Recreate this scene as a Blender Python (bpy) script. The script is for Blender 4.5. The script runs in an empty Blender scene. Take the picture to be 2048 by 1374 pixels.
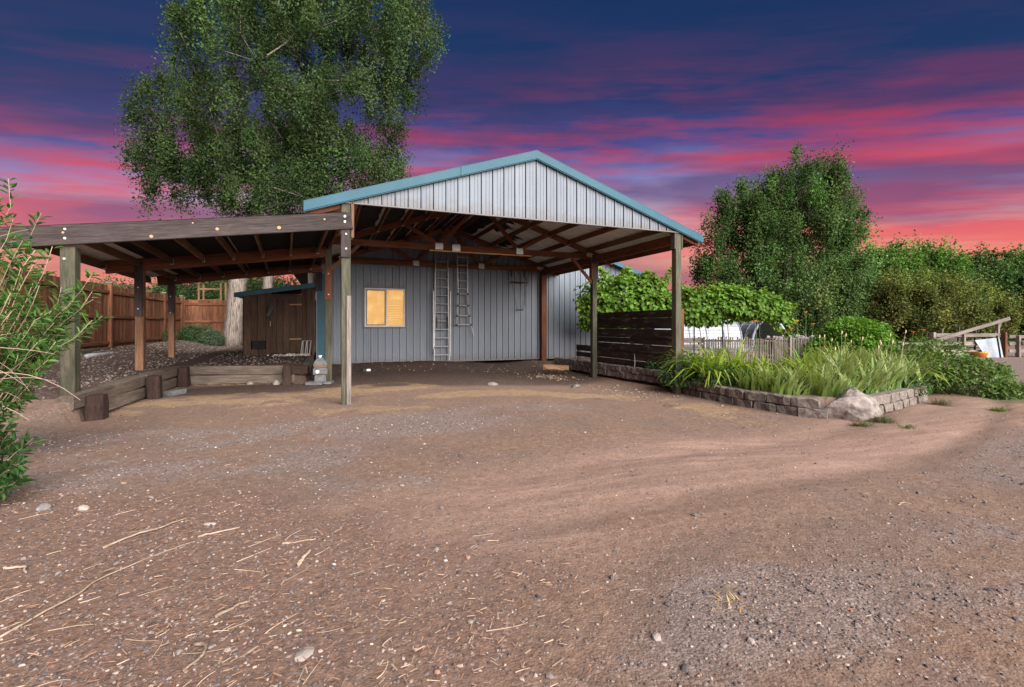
import bpy, math, random
import numpy as np
from mathutils import Matrix, Vector
R = math.radians
rng = np.random.default_rng(7); random.seed(7)
S = bpy.context.scene
COL = S.collection

# ------------------------------------------------------------------ camera
# building frame: x along the carport gable, y into depth, z up; camera is level, turned right of the depth axis
TH = math.atan2(.3639, .9314)
cam_d = bpy.data.cameras.new('camera'); cam = bpy.data.objects.new('camera', cam_d); COL.objects.link(cam)
cam.location = (-.25, -8.51, 1.37); cam.rotation_euler = (R(90), 0, -TH)
cam_d.sensor_width = 36; cam_d.lens = 930/2048*36
cam_d.shift_y = -(687-649)/2048
cam_d.clip_start = .05; cam_d.clip_end = 3000
S.camera = cam
# ------------------------------------------------------------------ view, sky, sun
S.view_settings.view_transform = 'Standard'; S.view_settings.look = 'None'
S.view_settings.gamma = 1; S.view_settings.use_curve_mapping = False
S.view_settings.exposure = 1.3
SKYK = 1.0
def lin(r, g, b):
    f = lambda c: c/12.92 if c <= .04045 else ((c+.055)/1.055)**2.4
    return (f(r/255), f(g/255), f(b/255), 1)
def build_world():
    w = bpy.data.worlds.new('World'); S.world = w; w.use_nodes = True
    nt = w.node_tree; nt.nodes.clear(); N = nt.nodes.new; L = nt.links.new
    def math_(op, a, b=None, c=None):
        n = N('ShaderNodeMath'); n.operation = op
        for i, x in enumerate((a, b, c)):
            if x is None: continue
            if isinstance(x, (int, float)): n.inputs[i].default_value = x
            else: L(x, n.inputs[i])
        return n.outputs[0]
    def ramp(fac, stops):
        n = N('ShaderNodeValToRGB'); e = n.color_ramp.elements
        while len(e) < len(stops): e.new(.5)
        for el, (p, c) in zip(e, stops): el.position = p; el.color = c
        L(fac, n.inputs[0]); return n.outputs[0]
    def mix(f, a, b):
        n = N('ShaderNodeMix'); n.data_type = 'RGBA'
        for s, x in ((n.inputs[0], f), (n.inputs[6], a), (n.inputs[7], b)):
            if isinstance(x, (int, float)): s.default_value = x
            elif isinstance(x, tuple): s.default_value = x
            else: L(x, s)
        return n.outputs[2]
    tc = N('ShaderNodeTexCoord'); sp = N('ShaderNodeSeparateXYZ'); L(tc.outputs['Generated'], sp.inputs[0])
    x, y, z = sp.outputs
    # cloud bands lie on a flat layer and run across the view, so they are laid out by their slope above the horizon
    fw = math_('ADD', math_('MULTIPLY', x, .3639), math_('MULTIPLY', y, .9314)); rt = math_('SUBTRACT', math_('MULTIPLY', x, .9314), math_('MULTIPLY', y, .3639))
    hor = math_('SQRT', math_('ADD', math_('MULTIPLY', fw, fw), math_('MULTIPLY', math_('MULTIPLY', rt, rt), .22)))
    el = math_('DIVIDE', z, math_('ADD', hor, .02))
    az = math_('ARCTAN2', rt, fw)
    cv = N('ShaderNodeCombineXYZ'); L(az, cv.inputs[0]); L(el, cv.inputs[1])
    def noise(sx, sy, detail, off, rough=.55, tilt=0.):
        m = N('ShaderNodeMapping'); m.inputs['Scale'].default_value = (sx, sy, 1)
        m.inputs['Location'].default_value = (off, off*.37, off*.7); m.inputs['Rotation'].default_value = (0, 0, tilt)
        L(cv.outputs[0], m.inputs[0])
        n = N('ShaderNodeTexNoise'); n.inputs['Scale'].default_value = 1; n.inputs['Detail'].default_value = detail
        n.inputs['Roughness'].default_value = rough; L(m.outputs[0], n.inputs[0]); return n.outputs[0]
    warp = math_('MULTIPLY', math_('SUBTRACT', noise(2.2, 6, 6, 3.1, .6), .5), .17)
    en = math_('ADD', el, warp)
    # clear air behind the clouds: peach horizon, lavender, deep blue overhead
    base = ramp(en, [(0, lin(190, 92, 96)), (.10, lin(236, 140, 112)), (.18, lin(226, 162, 146)), (.24, lin(178, 150, 172)), (.30, lin(132, 124, 180)),
                     (.38, lin(74, 66, 132)), (.46, lin(30, 44, 98)), (.54, lin(12, 42, 90)), (.72, lin(2, 36, 84)), (1, lin(4, 40, 88))])
    # lit undersides of the cloud streaks: orange low, crimson, dark purple high
    lit = ramp(en, [(0, lin(200, 80, 88)), (.12, lin(244, 118, 98)), (.2, lin(222, 90, 98)), (.30, lin(208, 74, 98)), (.40, lin(164, 50, 86)),
                    (.47, lin(98, 44, 90)), (.55, lin(56, 42, 90)), (.66, lin(22, 40, 88)), (1, lin(8, 34, 78))])
    shade = ramp(en, [(0, lin(150, 80, 96)), (.16, lin(140, 76, 110)), (.26, lin(96, 62, 112)), (.38, lin(70, 44, 94)), (.48, lin(46, 40, 90)), (.6, lin(20, 40, 90)), (1, lin(6, 34, 80))])
    n1 = noise(1.8, 12, 8, 11.3, .57, .05); n2 = noise(1.5, 9, 8, 27.9, .56, -.04); n3 = noise(6, 44, 6, 5.7, .62, .03)
    c1 = math_('ADD', math_('MULTIPLY', n1, .78), math_('MULTIPLY', n3, .22))
    m1 = ramp(c1, [(.44, (0, 0, 0, 1)), (.575, (1, 1, 1, 1))]); m2 = ramp(n2, [(.44, (0, 0, 0, 1)), (.6, (1, 1, 1, 1))])
    colr = mix(m1, base, lit); f2 = N('ShaderNodeMath'); f2.operation = 'MULTIPLY'; L(m2, f2.inputs[0]); f2.inputs[1].default_value = .75
    colr = mix(f2.outputs[0], colr, shade)
    # below the horizon: plain dusk ground tone
    bg = N('ShaderNodeBackground'); L(colr, bg.inputs[0]); bg.inputs[1].default_value = SKYK/(2**S.view_settings.exposure)
    # the twilight air itself (physical sky, sun just above the horizon)
    sk = N('ShaderNodeTexSky'); sk.sky_type = 'NISHITA'; sk.sun_disc = False
    sk.sun_elevation = R(29); sk.sun_rotation = R(166)
    bg2 = N('ShaderNodeBackground'); L(sk.outputs[0], bg2.inputs[0]); bg2.inputs[1].default_value = .004
    ad = N('ShaderNodeAddShader'); L(bg.outputs[0], ad.inputs[0]); L(bg2.outputs[0], ad.inputs[1])
    o = N('ShaderNodeOutputWorld'); L(ad.outputs[0], o.inputs[0])
build_world()
sun_d = bpy.data.lights.new('sun', 'SUN'); sun = bpy.data.objects.new('sun', sun_d); COL.objects.link(sun)
sun_d.energy = 5.0; sun_d.angle = R(66); sun_d.color = (1, .955, .91)
# direction the light comes from: behind the camera, to the right, as the bright right end of the wall shows
sd = Vector((.24, -.97, .58)).normalized()
sun.rotation_euler = sd.to_track_quat('Z', 'Y').to_euler()
sun.location = (-6, -20, 20)

# ------------------------------------------------------------------ helpers
WM = {}
def place(o, W, parent=None):
    COL.objects.link(o); WM[o.name] = W
    if parent is not None:
        o.parent = parent; W = WM[parent.name].inverted() @ W
    l, q, s = W.decompose(); o.location = l; o.rotation_euler = q.to_euler(); o.scale = (1, 1, 1)
    return o
def tag(o, label=None, cat=None, group=None, kind=None):
    if label: o['label'] = label
    if cat: o['category'] = cat
    if group: o['group'] = group
    if kind: o['kind'] = kind
    return o
def thing(name, loc, label, cat, group=None, rz=0):
    o = bpy.data.objects.new(name, None); o.empty_display_size = .2
    place(o, Matrix.Translation(loc) @ Matrix.Rotation(rz, 4, 'Z')); return tag(o, label, cat, group)
def npmesh(name, V, faces, mat=None, col=None, smooth=False, uvx=None):
    """V (n,3); faces list of arrays each (m,k)"""
    me = bpy.data.meshes.new(name); V = np.asarray(V, np.float32)
    if not isinstance(faces, list): faces = [faces]
    faces = [np.asarray(f, np.int32) for f in faces if len(f)]
    me.vertices.add(len(V)); me.vertices.foreach_set('co', V.ravel())
    li = np.concatenate([f.ravel() for f in faces]); tot = np.concatenate([np.full(len(f), f.shape[1], np.int32) for f in faces])
    st = np.concatenate([[0], np.cumsum(tot)[:-1]]).astype(np.int32)
    me.loops.add(len(li)); me.loops.foreach_set('vertex_index', li)
    me.polygons.add(len(tot)); me.polygons.foreach_set('loop_start', st)
    me.polygons.foreach_set('use_smooth', np.full(len(tot), bool(smooth)))
    if col is not None:
        c = np.ones((len(V), 4), np.float32); c[:, :3] = col
        a = me.attributes.new('Col', 'FLOAT_COLOR', 'POINT'); a.data.foreach_set('color', c.ravel())
    me.update(calc_edges=True); me.validate()
    if mat: me.materials.append(mat)
    return me
def meshobj(name, me, parent=None, W=None):
    return place(bpy.data.objects.new(name, me), W or Matrix.Identity(4), parent)
def wobj(name, V, faces, mat, parent=None, col=None, smooth=False):
    """mesh from world coordinates, origin moved to its base centre"""
    V = np.asarray(V, float); o = np.array([(V[:, 0].min()+V[:, 0].max())/2, (V[:, 1].min()+V[:, 1].max())/2, V[:, 2].min()])
    return meshobj(name, npmesh(name, V-o, faces, mat, col, smooth), parent, Matrix.Translation(o))
class MB:
    """collects pieces of ONE part"""
    def __init__(s): s.V = []; s.F = {3: [], 4: []}; s.C = []; s.n = 0
    def add(s, V, F, c=None):
        V = np.asarray(V, float); s.V.append(V)
        for f in F: s.F.setdefault(len(f), []).append([i+s.n for i in f])
        s.n += len(V)
        if c is not None: s.C.append(np.tile(c, (len(V), 1)))
    def box(s, p0, p1, w, h, up=(0, 0, 1), taper=1.):
        p0 = np.array(p0, float); p1 = np.array(p1, float); x = p1-p0; x = x/np.linalg.norm(x); u = np.array(up, float)
        y = np.cross(u, x); y /= np.linalg.norm(y); z = np.cross(x, y)
        V = []
        for p, k in ((p0, 1), (p1, taper)):
            for a, b in ((-1, -1), (1, -1), (1, 1), (-1, 1)): V.append(p+y*a*w/2*k+z*b*h/2*k)
        s.add(V, [(0, 3, 2, 1), (4, 5, 6, 7), (0, 1, 5, 4), (1, 2, 6, 5), (2, 3, 7, 6), (3, 0, 4, 7)]); return s
    def tube(s, pts, rad, n=6, c=None):
        pts = np.asarray(pts, float); m = len(pts); rad = np.broadcast_to(rad, m)
        t = np.gradient(pts, axis=0); t /= np.linalg.norm(t, axis=1)[:, None]+1e-9
        ref = np.array([0, 0, 1.]) if abs(t[0][2]) < .9 else np.array([1., 0, 0])
        V = []
        for i in range(m):
            a = np.cross(t[i], ref); a /= np.linalg.norm(a)+1e-9; b = np.cross(t[i], a)
            an = np.arange(n)*2*math.pi/n
            V.append(pts[i]+rad[i]*(np.cos(an)[:, None]*a+np.sin(an)[:, None]*b))
        V = np.concatenate(V); F = []
        for i in range(m-1):
            for k in range(n): F.append((i*n+k, i*n+(k+1) % n, (i+1)*n+(k+1) % n, (i+1)*n+k))
        F.append(tuple(range(n))[::-1]); F.append(tuple(range((m-1)*n, m*n)))
        s.add(V, F, c); return s
    def lathe(s, c, prof, n=12):
        V = []; F = []; m = len(prof)
        for r, z in prof:
            for k in range(n): a = 2*math.pi*(k+.5)/n; V.append((c[0]+r*math.cos(a), c[1]+r*math.sin(a), c[2]+z))
        for i in range(m-1):
            for k in range(n): F.append((i*n+k, i*n+(k+1) % n, (i+1)*n+(k+1) % n, (i+1)*n+k))
        F.append(tuple(range(n))[::-1]); F.append(tuple(range((m-1)*n, m*n)))
        s.add(V, F); return s
    def prism(s, poly, y0, y1):
        """polygon in (x,z) extruded along y"""
        n = len(poly); V = [(x, y0, z) for x, z in poly]+[(x, y1, z) for x, z in poly]
        F = [tuple(range(n)), tuple(range(2*n-1, n-1, -1))]+[(i+n, (i+1) % n+n, (i+1) % n, i) for i in range(n)]
        s.add(V, F); return s
    def obj(s, name, mat, parent=None, smooth=False):
        return wobj(name, np.concatenate(s.V), [np.array(f) for k, f in s.F.items() if f], mat, parent, np.concatenate(s.C) if s.C else None, smooth)
_bm = {}
def beam_mesh(L, w, h, mat, bev=None):
    key = (round(L, 3), round(w, 3), round(h, 3), mat.name)
    if key in _bm: return _bm[key]
    b = bev or min(.008, w*.15, h*.15)
    V = []; F = []
    prof = [(-w/2+b, -h/2), (w/2-b, -h/2), (w/2, -h/2+b), (w/2, h/2-b), (w/2-b, h/2), (-w/2+b, h/2), (-w/2, h/2-b), (-w/2, -h/2+b)]
    for x in (-L/2, L/2):
        for y, z in prof: V.append((x, y, z))
    F8 = [tuple(range(8))[::-1], tuple(range(8, 16))]; F4 = [(i, (i+1) % 8, (i+1) % 8+8, i+8) for i in range(8)]
    me = npmesh('timber', V, [np.array(F8), np.array(F4)], mat); _bm[key] = me; return me
def beam(name, p0, p1, w, h, mat, parent=None, up=(0, 0, 1)):
    p0 = Vector(p0); p1 = Vector(p1); x = p1-p0; L = x.length; x = x/L; u = Vector(up)
    if abs(x.dot(u)) > .98: u = Vector((0, 1, 0))
    y = u.cross(x).normalized(); z = x.cross(y)
    M = Matrix((x, y, z)).transposed().to_4x4(); M.translation = (p0+p1)/2
    return meshobj(name, beam_mesh(L, w, h, mat), parent, M)
def post(name, x, y, z0, z1, w, mat, parent=None, d=None, rz=0):
    M = Matrix.Translation((x, y, (z0+z1)/2)) @ Matrix.Rotation(rz, 4, 'Z') @ Matrix.Rotation(R(-90), 4, 'Y')
    return meshobj(name, beam_mesh(z1-z0, d or w, w, mat), parent, M)
def sm(x, a, b):
    t = np.clip((np.asarray(x, float)-a)/(b-a), 0, 1); return t*t*(3-2*t)
def vnoise(x, y, seed=0):
    x = np.asarray(x, float); y = np.asarray(y, float)
    xi = np.floor(x).astype(np.int64); yi = np.floor(y).astype(np.int64); fx = x-xi; fy = y-yi
    fx = fx*fx*(3-2*fx); fy = fy*fy*(3-2*fy)
    def h(a, b):
        n = (a*374761393+b*668265263+seed*1274126177) & 0xffffffff
        n = ((n ^ (n >> 13))*1274126177) & 0xffffffff
        return ((n ^ (n >> 16)) & 0xffff)/65535.
    return (h(xi, yi)*(1-fx)+h(xi+1, yi)*fx)*(1-fy)+(h(xi, yi+1)*(1-fx)+h(xi+1, yi+1)*fx)*fy
def fbm(x, y, o=4, seed=0):
    a = 0; s = 0; k = 1.
    for i in range(o): a = a+k*vnoise(x*2**i, y*2**i, seed+i*17); s += k; k *= .5
    return a/s
def inpoly(x, y, P):
    c = np.zeros(np.shape(x), bool); n = len(P)
    for i in range(n):
        x0, y0 = P[i]; x1, y1 = P[(i+1) % n]
        if y0 == y1: continue
        k = ((y0 > y) != (y1 > y)) & (x < (x1-x0)*(y-y0)/(y1-y0)+x0); c ^= k
    return c

# ------------------------------------------------------------------ materials
def newmat(name):
    m = bpy.data.materials.new(name); m.use_nodes = True; nt = m.node_tree
    return m, nt, nt.nodes['Principled BSDF'], nt.nodes.new, nt.links.new
def rampn(nt, fac, stops, interp=None):
    n = nt.nodes.new('ShaderNodeValToRGB'); e = n.color_ramp.elements
    while len(e) < len(stops): e.new(.5)
    for el, (p, c) in zip(e, stops): el.position = p; el.color = c if len(c) == 4 else (*c, 1)
    if interp: n.color_ramp.interpolation = interp
    nt.links.new(fac, n.inputs[0]); return n.outputs[0]
def mixn(nt, f, a, b, mode='MIX'):
    n = nt.nodes.new('ShaderNodeMix'); n.data_type = 'RGBA'; n.blend_type = mode
    for s, x in ((n.inputs[0], f), (n.inputs[6], a), (n.inputs[7], b)):
        if isinstance(x, (int, float)): s.default_value = x
        elif isinstance(x, tuple): s.default_value = x if len(x) == 4 else (*x, 1)
        else: nt.links.new(x, s)
    return n.outputs[2]
def mathn(nt, op, a, b=0.):
    n = nt.nodes.new('ShaderNodeMath'); n.operation = op
    for i, x in enumerate((a, b)):
        if isinstance(x, (int, float)): n.inputs[i].default_value = x
        else: nt.links.new(x, n.inputs[i])
    return n.outputs[0]
def coords(nt, rand=True):
    """object coordinates shifted per object so no two pieces look alike"""
    tc = nt.nodes.new('ShaderNodeTexCoord')
    if not rand: return tc.outputs['Object'], None
    oi = nt.nodes.new('ShaderNodeObjectInfo'); ad = nt.nodes.new('ShaderNodeVectorMath'); ad.operation = 'MULTIPLY_ADD'
    cb = nt.nodes.new('ShaderNodeCombineXYZ')
    for i in range(3): nt.links.new(oi.outputs['Random'], cb.inputs[i])
    nt.links.new(cb.outputs[0], ad.inputs[0]); ad.inputs[1].default_value = (37, 53, 71); nt.links.new(tc.outputs['Object'], ad.inputs[2])
    return ad.outputs[0], oi.outputs['Random']
def noisen(nt, vec, scale, detail=4, stretch=(1, 1, 1), rough=.55):
    m = nt.nodes.new('ShaderNodeMapping'); m.inputs['Scale'].default_value = stretch; nt.links.new(vec, m.inputs[0])
    n = nt.nodes.new('ShaderNodeTexNoise'); n.inputs['Scale'].default_value = scale; n.inputs['Detail'].default_value = detail
    n.inputs['Roughness'].default_value = rough; nt.links.new(m.outputs[0], n.inputs[0]); return n.outputs[0]
def bumpn(nt, h, strength, dist=.01):
    b = nt.nodes.new('ShaderNodeBump'); b.inputs['Strength'].default_value = strength; b.inputs['Distance'].default_value = dist
    nt.links.new(h, b.inputs['Height']); return b.outputs[0]
def wood(name, dark, mid, light, rough=.85, vary=.5, worn=None):
    """grain runs along local X of the piece"""
    m, nt, P, N, L = newmat(name); v, rnd = coords(nt)
    g = noisen(nt, v, 5, 6, (.5, 9, 9), .65); fine = noisen(nt, v, 30, 3, (.25, 5, 5)); big = noisen(nt, v, 1.6, 3, (.6, 2, 2))
    c = rampn(nt, g, [(.28, dark), (.5, mid), (.74, light)])
    c = mixn(nt, .35, c, rampn(nt, fine, [(.35, dark), (.7, light)]))
    k = rampn(nt, big, [(.3, (.62, .62, .62)), (.7, (1.2, 1.2, 1.2))]); c = mixn(nt, 1., c, k, 'MULTIPLY')
    rr = mathn(nt, 'ADD', mathn(nt, 'MULTIPLY', rnd, vary), 1-vary/2)
    cc = N('ShaderNodeCombineXYZ'); [L(rr, cc.inputs[i]) for i in range(3)]
    c = mixn(nt, 1., c, cc.outputs[0], 'MULTIPLY')
    if worn:
        c = mixn(nt, rampn(nt, noisen(nt, v, 2.2, 5, (1, 4, 4)), [(.55, (0, 0, 0)), (.7, (1, 1, 1))]), c, worn)
    L(c, P.inputs['Base Color']); P.inputs['Roughness'].default_value = rough; P.inputs['Specular IOR Level'].default_value = .2
    L(bumpn(nt, mathn(nt, 'ADD', g, fine), .35, .006), P.inputs['Normal']); return m
def plain(name, c1, c2, scale=6, rough=.6, metal=0., bump=.1, spec=.4, stretch=(1, 1, 1), dirt=None, dist=.004):
    m, nt, P, N, L = newmat(name); v, rnd = coords(nt)
    n = noisen(nt, v, scale, 5, stretch); c = rampn(nt, n, [(.3, c1), (.7, c2)])
    if dirt:
        c = mixn(nt, rampn(nt, noisen(nt, v, 1.7, 6, (1.5, 1.5, .5), .7), [(.5, (0, 0, 0)), (.78, (.75, .75, .75))]), c, dirt)
    L(c, P.inputs['Base Color']); P.inputs['Roughness'].default_value = rough; P.inputs['Metallic'].default_value = metal
    P.inputs['Specular IOR Level'].default_value = spec
    L(bumpn(nt, n, bump, dist), P.inputs['Normal']); return m
def attrmat(name, rough=.8, trans=0., bump=0., spec=.25):
    m, nt, P, N, L = newmat(name); a = N('ShaderNodeAttribute'); a.attribute_name = 'Col'
    c = a.outputs['Color']
    L(c, P.inputs['Base Color']); P.inputs['Roughness'].default_value = rough; P.inputs['Specular IOR Level'].default_value = spec
    if bump:
        v, _ = coords(nt); L(bumpn(nt, noisen(nt, v, 60, 3), bump, .004), P.inputs['Normal'])
    if trans:
        t = N('ShaderNodeBsdfTranslucent'); L(mixn(nt, 1., c, (1.25, 1.3, .6), 'MULTIPLY'), t.inputs[0]); mx = N('ShaderNodeMixShader'); mx.inputs[0].default_value = trans
        L(P.outputs[0], mx.inputs[1]); L(t.outputs[0], mx.inputs[2]); L(mx.outputs[0], nt.nodes['Material Output'].inputs[0])
    return m
M = {}
M['beam_dark'] = wood('weathered_dark_beam', (.016, .012, .012), (.042, .033, .032), (.088, .07, .067), vary=.25)
M['red'] = wood('red_stained_lumber', (.06, .02, .011), (.15, .052, .027), (.25, .105, .055), vary=.4)
M['joist'] = wood('brown_joist_lumber', (.06, .03, .017), (.15, .078, .044), (.25, .145, .09), vary=.4)
M['green'] = wood('treated_green_post', (.026, .025, .017), (.066, .064, .043), (.125, .12, .084), vary=.3, worn=(.1, .08, .055))
M['grey'] = wood('weathered_grey_wood', (.09, .075, .065), (.2, .17, .15), (.34, .3, .27), vary=.4)
M['paling'] = wood('old_brown_grey_paling', (.05, .04, .034), (.12, .1, .086), (.22, .19, .165), vary=.7)
M['fence'] = wood('stained_fence_wood', (.035, .013, .007), (.115, .043, .02), (.26, .115, .06), vary=.6)
M['coop'] = wood('dark_coop_plank', (.02, .011, .007), (.052, .03, .02), (.1, .065, .046), vary=.55)
M['screen'] = wood('old_dark_plank', (.013, .009, .007), (.037, .027, .021), (.085, .065, .053), vary=.5, worn=(.12, .1, .085))
M['tie'] = wood('railroad_tie', (.04, .03, .023), (.115, .088, .068), (.22, .18, .145), vary=.3)
M['stub'] = wood('dark_tie_stub', (.012, .007, .006), (.035, .019, .015), (.075, .045, .037), vary=.3)
M['pine'] = wood('new_pine_strip', (.4, .2, .06), (.55, .3, .1), (.66, .4, .17), vary=.1)
M['tan'] = wood('tan_play_lumber', (.15, .08, .04), (.3, .17, .09), (.42, .27, .16), vary=.2)
def siding_mat():
    m, nt, P, N, L = newmat('painted_grey_siding'); v, rnd = coords(nt)
    tc = N('ShaderNodeTexCoord'); sp = N('ShaderNodeSeparateXYZ'); L(tc.outputs['Object'], sp.inputs[0])
    c = rampn(nt, noisen(nt, v, 2.2, 6, (3, 3, .6), .65), [(.25, (.116, .138, .166)), (.75, (.148, .172, .202))])
    k = mathn(nt, 'ADD', mathn(nt, 'MULTIPLY', rnd, .14), .93); cc = N('ShaderNodeCombineXYZ'); [L(k, cc.inputs[i]) for i in range(3)]
    c = mixn(nt, 1., c, cc.outputs[0], 'MULTIPLY')
    st = rampn(nt, noisen(nt, v, 3, 6, (6, 6, .35), .7), [(.52, (0, 0, 0)), (.75, (.55, .55, .55))]); c = mixn(nt, st, c, (.1, .112, .122))
    sl = mathn(nt, 'SUBTRACT', mathn(nt, 'MULTIPLY', noisen(nt, v, 9, 5), .5), sp.outputs[2]); c = mixn(nt, rampn(nt, sl, [(.0, (0, 0, 0)), (.3, (.7, .7, .7))]), c, (.1, .08, .065))
    L(c, P.inputs['Base Color']); P.inputs['Roughness'].default_value = .5; P.inputs['Specular IOR Level'].default_value = .3
    L(bumpn(nt, noisen(nt, v, 1.5, 3, (1, 1, 1)), .12, .02), P.inputs['Normal']); return m
M['siding'] = siding_mat()
M['blue'] = plain('teal_blue_trim', (.012, .066, .098), (.019, .084, .12), 3, .5, 0, .05, .25, dirt=(.02, .06, .08))
M['roofmetal'] = plain('bare_roof_metal', (.52, .51, .5), (.64, .63, .61), 3, .55, 0, .03, .3, dirt=(.4, .38, .35))
M['black'] = plain('black_underlay', (.008, .008, .009), (.02, .019, .019), 8, .9, 0, .3, .15)
M['plate'] = plain('galvanised_plate', (.4, .41, .42), (.58, .58, .58), 30, .45, .5, .1)
M['bolt'] = plain('bolt_head', (.3, .3, .3), (.45, .44, .42), 40, .4, .3, .1)
M['knot'] = plain('pale_knot', (.26, .16, .08), (.4, .26, .14), 60, .7, 0, .2)
M['alu'] = plain('ladder_aluminium', (.3, .3, .3), (.42, .42, .41), 8, .5, .5, .05, .5, (1, 1, .2))
M['rubber'] = plain('black_rubber', (.012, .012, .013), (.03, .03, .03), 20, .7, 0, .1)
M['vinyl'] = plain('window_vinyl', (.42, .4, .39), (.5, .48, .46), 5, .5)
M['darktrim'] = plain('dark_window_trim', (.035, .05, .065), (.06, .08, .1), 5, .5)
M['stonegrey'] = plain('cast_grey_stone', (.08, .08, .085), (.15, .15, .155), 14, .9, 0, .4, .2, dist=.01)
M['white'] = plain('white_paint', (.62, .61, .58), (.8, .79, .75), 12, .6, 0, .1)
M['block'] = plain('split_face_block', (.1, .083, .073), (.225, .19, .17), 16, .95, 0, .9, .1, dirt=(.085, .07, .06), dist=.02)
M['boulder'] = plain('pale_boulder', (.13, .108, .098), (.29, .25, .23), 7, .95, 0, 1., .1, dirt=(.085, .068, .058), dist=.04)
M['bark'] = plain('cottonwood_bark', (.06, .048, .04), (.32, .27, .235), 5, .95, 0, 1., .1, (5, 5, .7), dist=.06)
M['rust'] = plain('rusty_steel', (.05, .018, .01), (.13, .05, .026), 12, .9, .1, .3)
M['steel'] = plain('dark_steel', (.015, .016, .015), (.04, .042, .04), 12, .6, .3, .1)
M['galv'] = plain('galvanised_sheet', (.15, .18, .21), (.23, .265, .3), 3, .55, .2, .15, .5, dirt=(.3, .33, .36))
M['terracotta'] = plain('orange_plastic_pot', (.6, .19, .03), (.72, .26, .05), 6, .55)
M['plastic'] = plain('cloudy_greenhouse_film', (.22, .235, .26), (.33, .345, .37), 2, .5, 0, .1, .4, (1, 1, 4))
M['farwhite'] = plain('far_white_wall', (.27, .24, .235), (.34, .31, .3), 3, .7)
M['fargreen'] = plain('far_green_trim', (.1, .3, .08), (.14, .36, .1), 3, .7)
M['leaf'] = attrmat('leaf', .55, .3); M['leafdull'] = attrmat('tree_leaf', .8, .22, 0, .08); M['blade'] = attrmat('blade', .5, .3)
M['twig'] = attrmat('twig', .9); M['stones'] = attrmat('stones', .85, 0, .3); M['petal'] = plain('orange_petal', (.8, .2, .015), (.9, .32, .03), 8, .6, 0, .05, .2)
M['straw'] = plain('dry_straw', (.34, .25, .17), (.48, .37, .27), 20, .9)
M['pipe'] = plain('grey_drain_pipe', (.2, .21, .23), (.3, .31, .33), 5, .5)
M['paleRock'] = plain('pale_field_stone', (.2, .165, .145), (.34, .29, .26), 20, .9, 0, .4, dist=.01)
M['darkRock'] = plain('dark_field_stone', (.09, .08, .08), (.2, .18, .17), 20, .9, 0, .4, dist=.01)
M['stick'] = wood('pale_stick_wood', (.14, .095, .068), (.3, .22, .165), (.44, .35, .28), vary=.3)

# ------------------------------------------------------------------ ground
BED = [(7.75, 1.2), (7.42, .1), (7.3, -.7), (7.27, -2.), (7.45, -2.95), (7.9, -3.2), (8.6, -3.1), (9.8, -2.82), (11.4, -2.5), (12.6, -1.6), (12.6, 3), (9, 7), (7.45, 7), (7.5, 6.1), (7.6, 3.9)]
def gz(u, v, fine=True):
    u = np.asarray(u, float); v = np.asarray(v, float)
    z = -.2*sm(u, 2.5, 6.3)
    z = z+.13*sm(v, 5.3, 6.7)*(1-sm(v, 7.6, 9))*sm(u, -.9, -.5)*(1-.35*sm(u, 6.8, 7.4))+.12*sm(v, 5, 6.8)*sm(u, 5, 7)*(1-sm(u, 7.5, 9))
    back = 3.98+(u+3.45)*(-.25)                                     # line of the rear terrace timbers
    kk = sm(-v, .3, 1.3); aa = 3.52-.6*kk; bb = 3.6+1.3*kk; tq = np.clip((-u-aa)/(bb-aa), 0, 1); t1 = tq*tq*(3-2*tq)*sm(v, -2.2, .5)
    t2 = ((v > back) & (u < -.82) & (u >= -3.55))*1.
    T = np.maximum(t1, t2)
    th = .40+.24*sm(-u, 4.3, 6.0)+.08*sm(v, 5, 9)
    th = np.where(v > 16, .5, th)
    z = np.where(T > 0, np.maximum(z, T*th+(1-T)*z), z)
    bed = inpoly(u, v, BED); z = np.where(bed, .08+.05*fbm(u*1.3, v*1.3, 2, 4), z)
    if fine:
        z = z+.035*(fbm(u*.7, v*.7, 3, 1)-.5)+.018*(fbm(u*5, v*5, 3, 2)-.5)
        rut = np.exp(-((v+4.45-.10*(u-3)-.02*(u-3)**2)/.22)**2)+np.exp(-((v+5.5-.05*(u-3)-.02*(u-3)**2)/.2)**2)
        z = z-.03*rut*sm(u, -.5, 2)
    return z
def axis(a, b, step, lo, hi, g=1.18):
    x = list(np.arange(a, b, step)); d = step; p = x[-1]
    while p < hi: d = min(d*g, 25); p += d; x.append(p)
    d = step; p = a; pre = []
    while p > lo: d = min(d*g, 25); p -= d; pre.append(p)
    return np.array(pre[::-1]+x)
us = axis(-6.6, 13.2, .075, -350, 420); vs = axis(-9, 7.9, .075, -60, 420)
U, Vv = np.meshgrid(us, vs); gzv = gz(U, Vv)
nu, nv = len(us), len(vs); idx = np.arange(nu*nv).reshape(nv, nu)
gq = np.stack([idx[:-1, :-1], idx[:-1, 1:], idx[1:, 1:], idx[1:, :-1]], -1).reshape(-1, 4)
gm = npmesh('ground', np.stack([U, Vv, gzv], -1).reshape(-1, 3), gq, None, None, True)
def ell(cu, cv, ru, rv, rot=0, soft=.5):
    a = R(rot); x = (U-cu)*math.cos(a)+(Vv-cv)*math.sin(a); y = -(U-cu)*math.sin(a)+(Vv-cv)*math.cos(a)
    d = np.sqrt((x/ru)**2+(y/rv)**2); return 1-sm(d, 1-soft, 1+soft)
F1 = fbm(U*.9, Vv*.9, 4, 21); F2 = fbm(U*.45+9, Vv*1.9, 4, 33); F3 = fbm(U*2.6, Vv*2.6, 4, 41)
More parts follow.
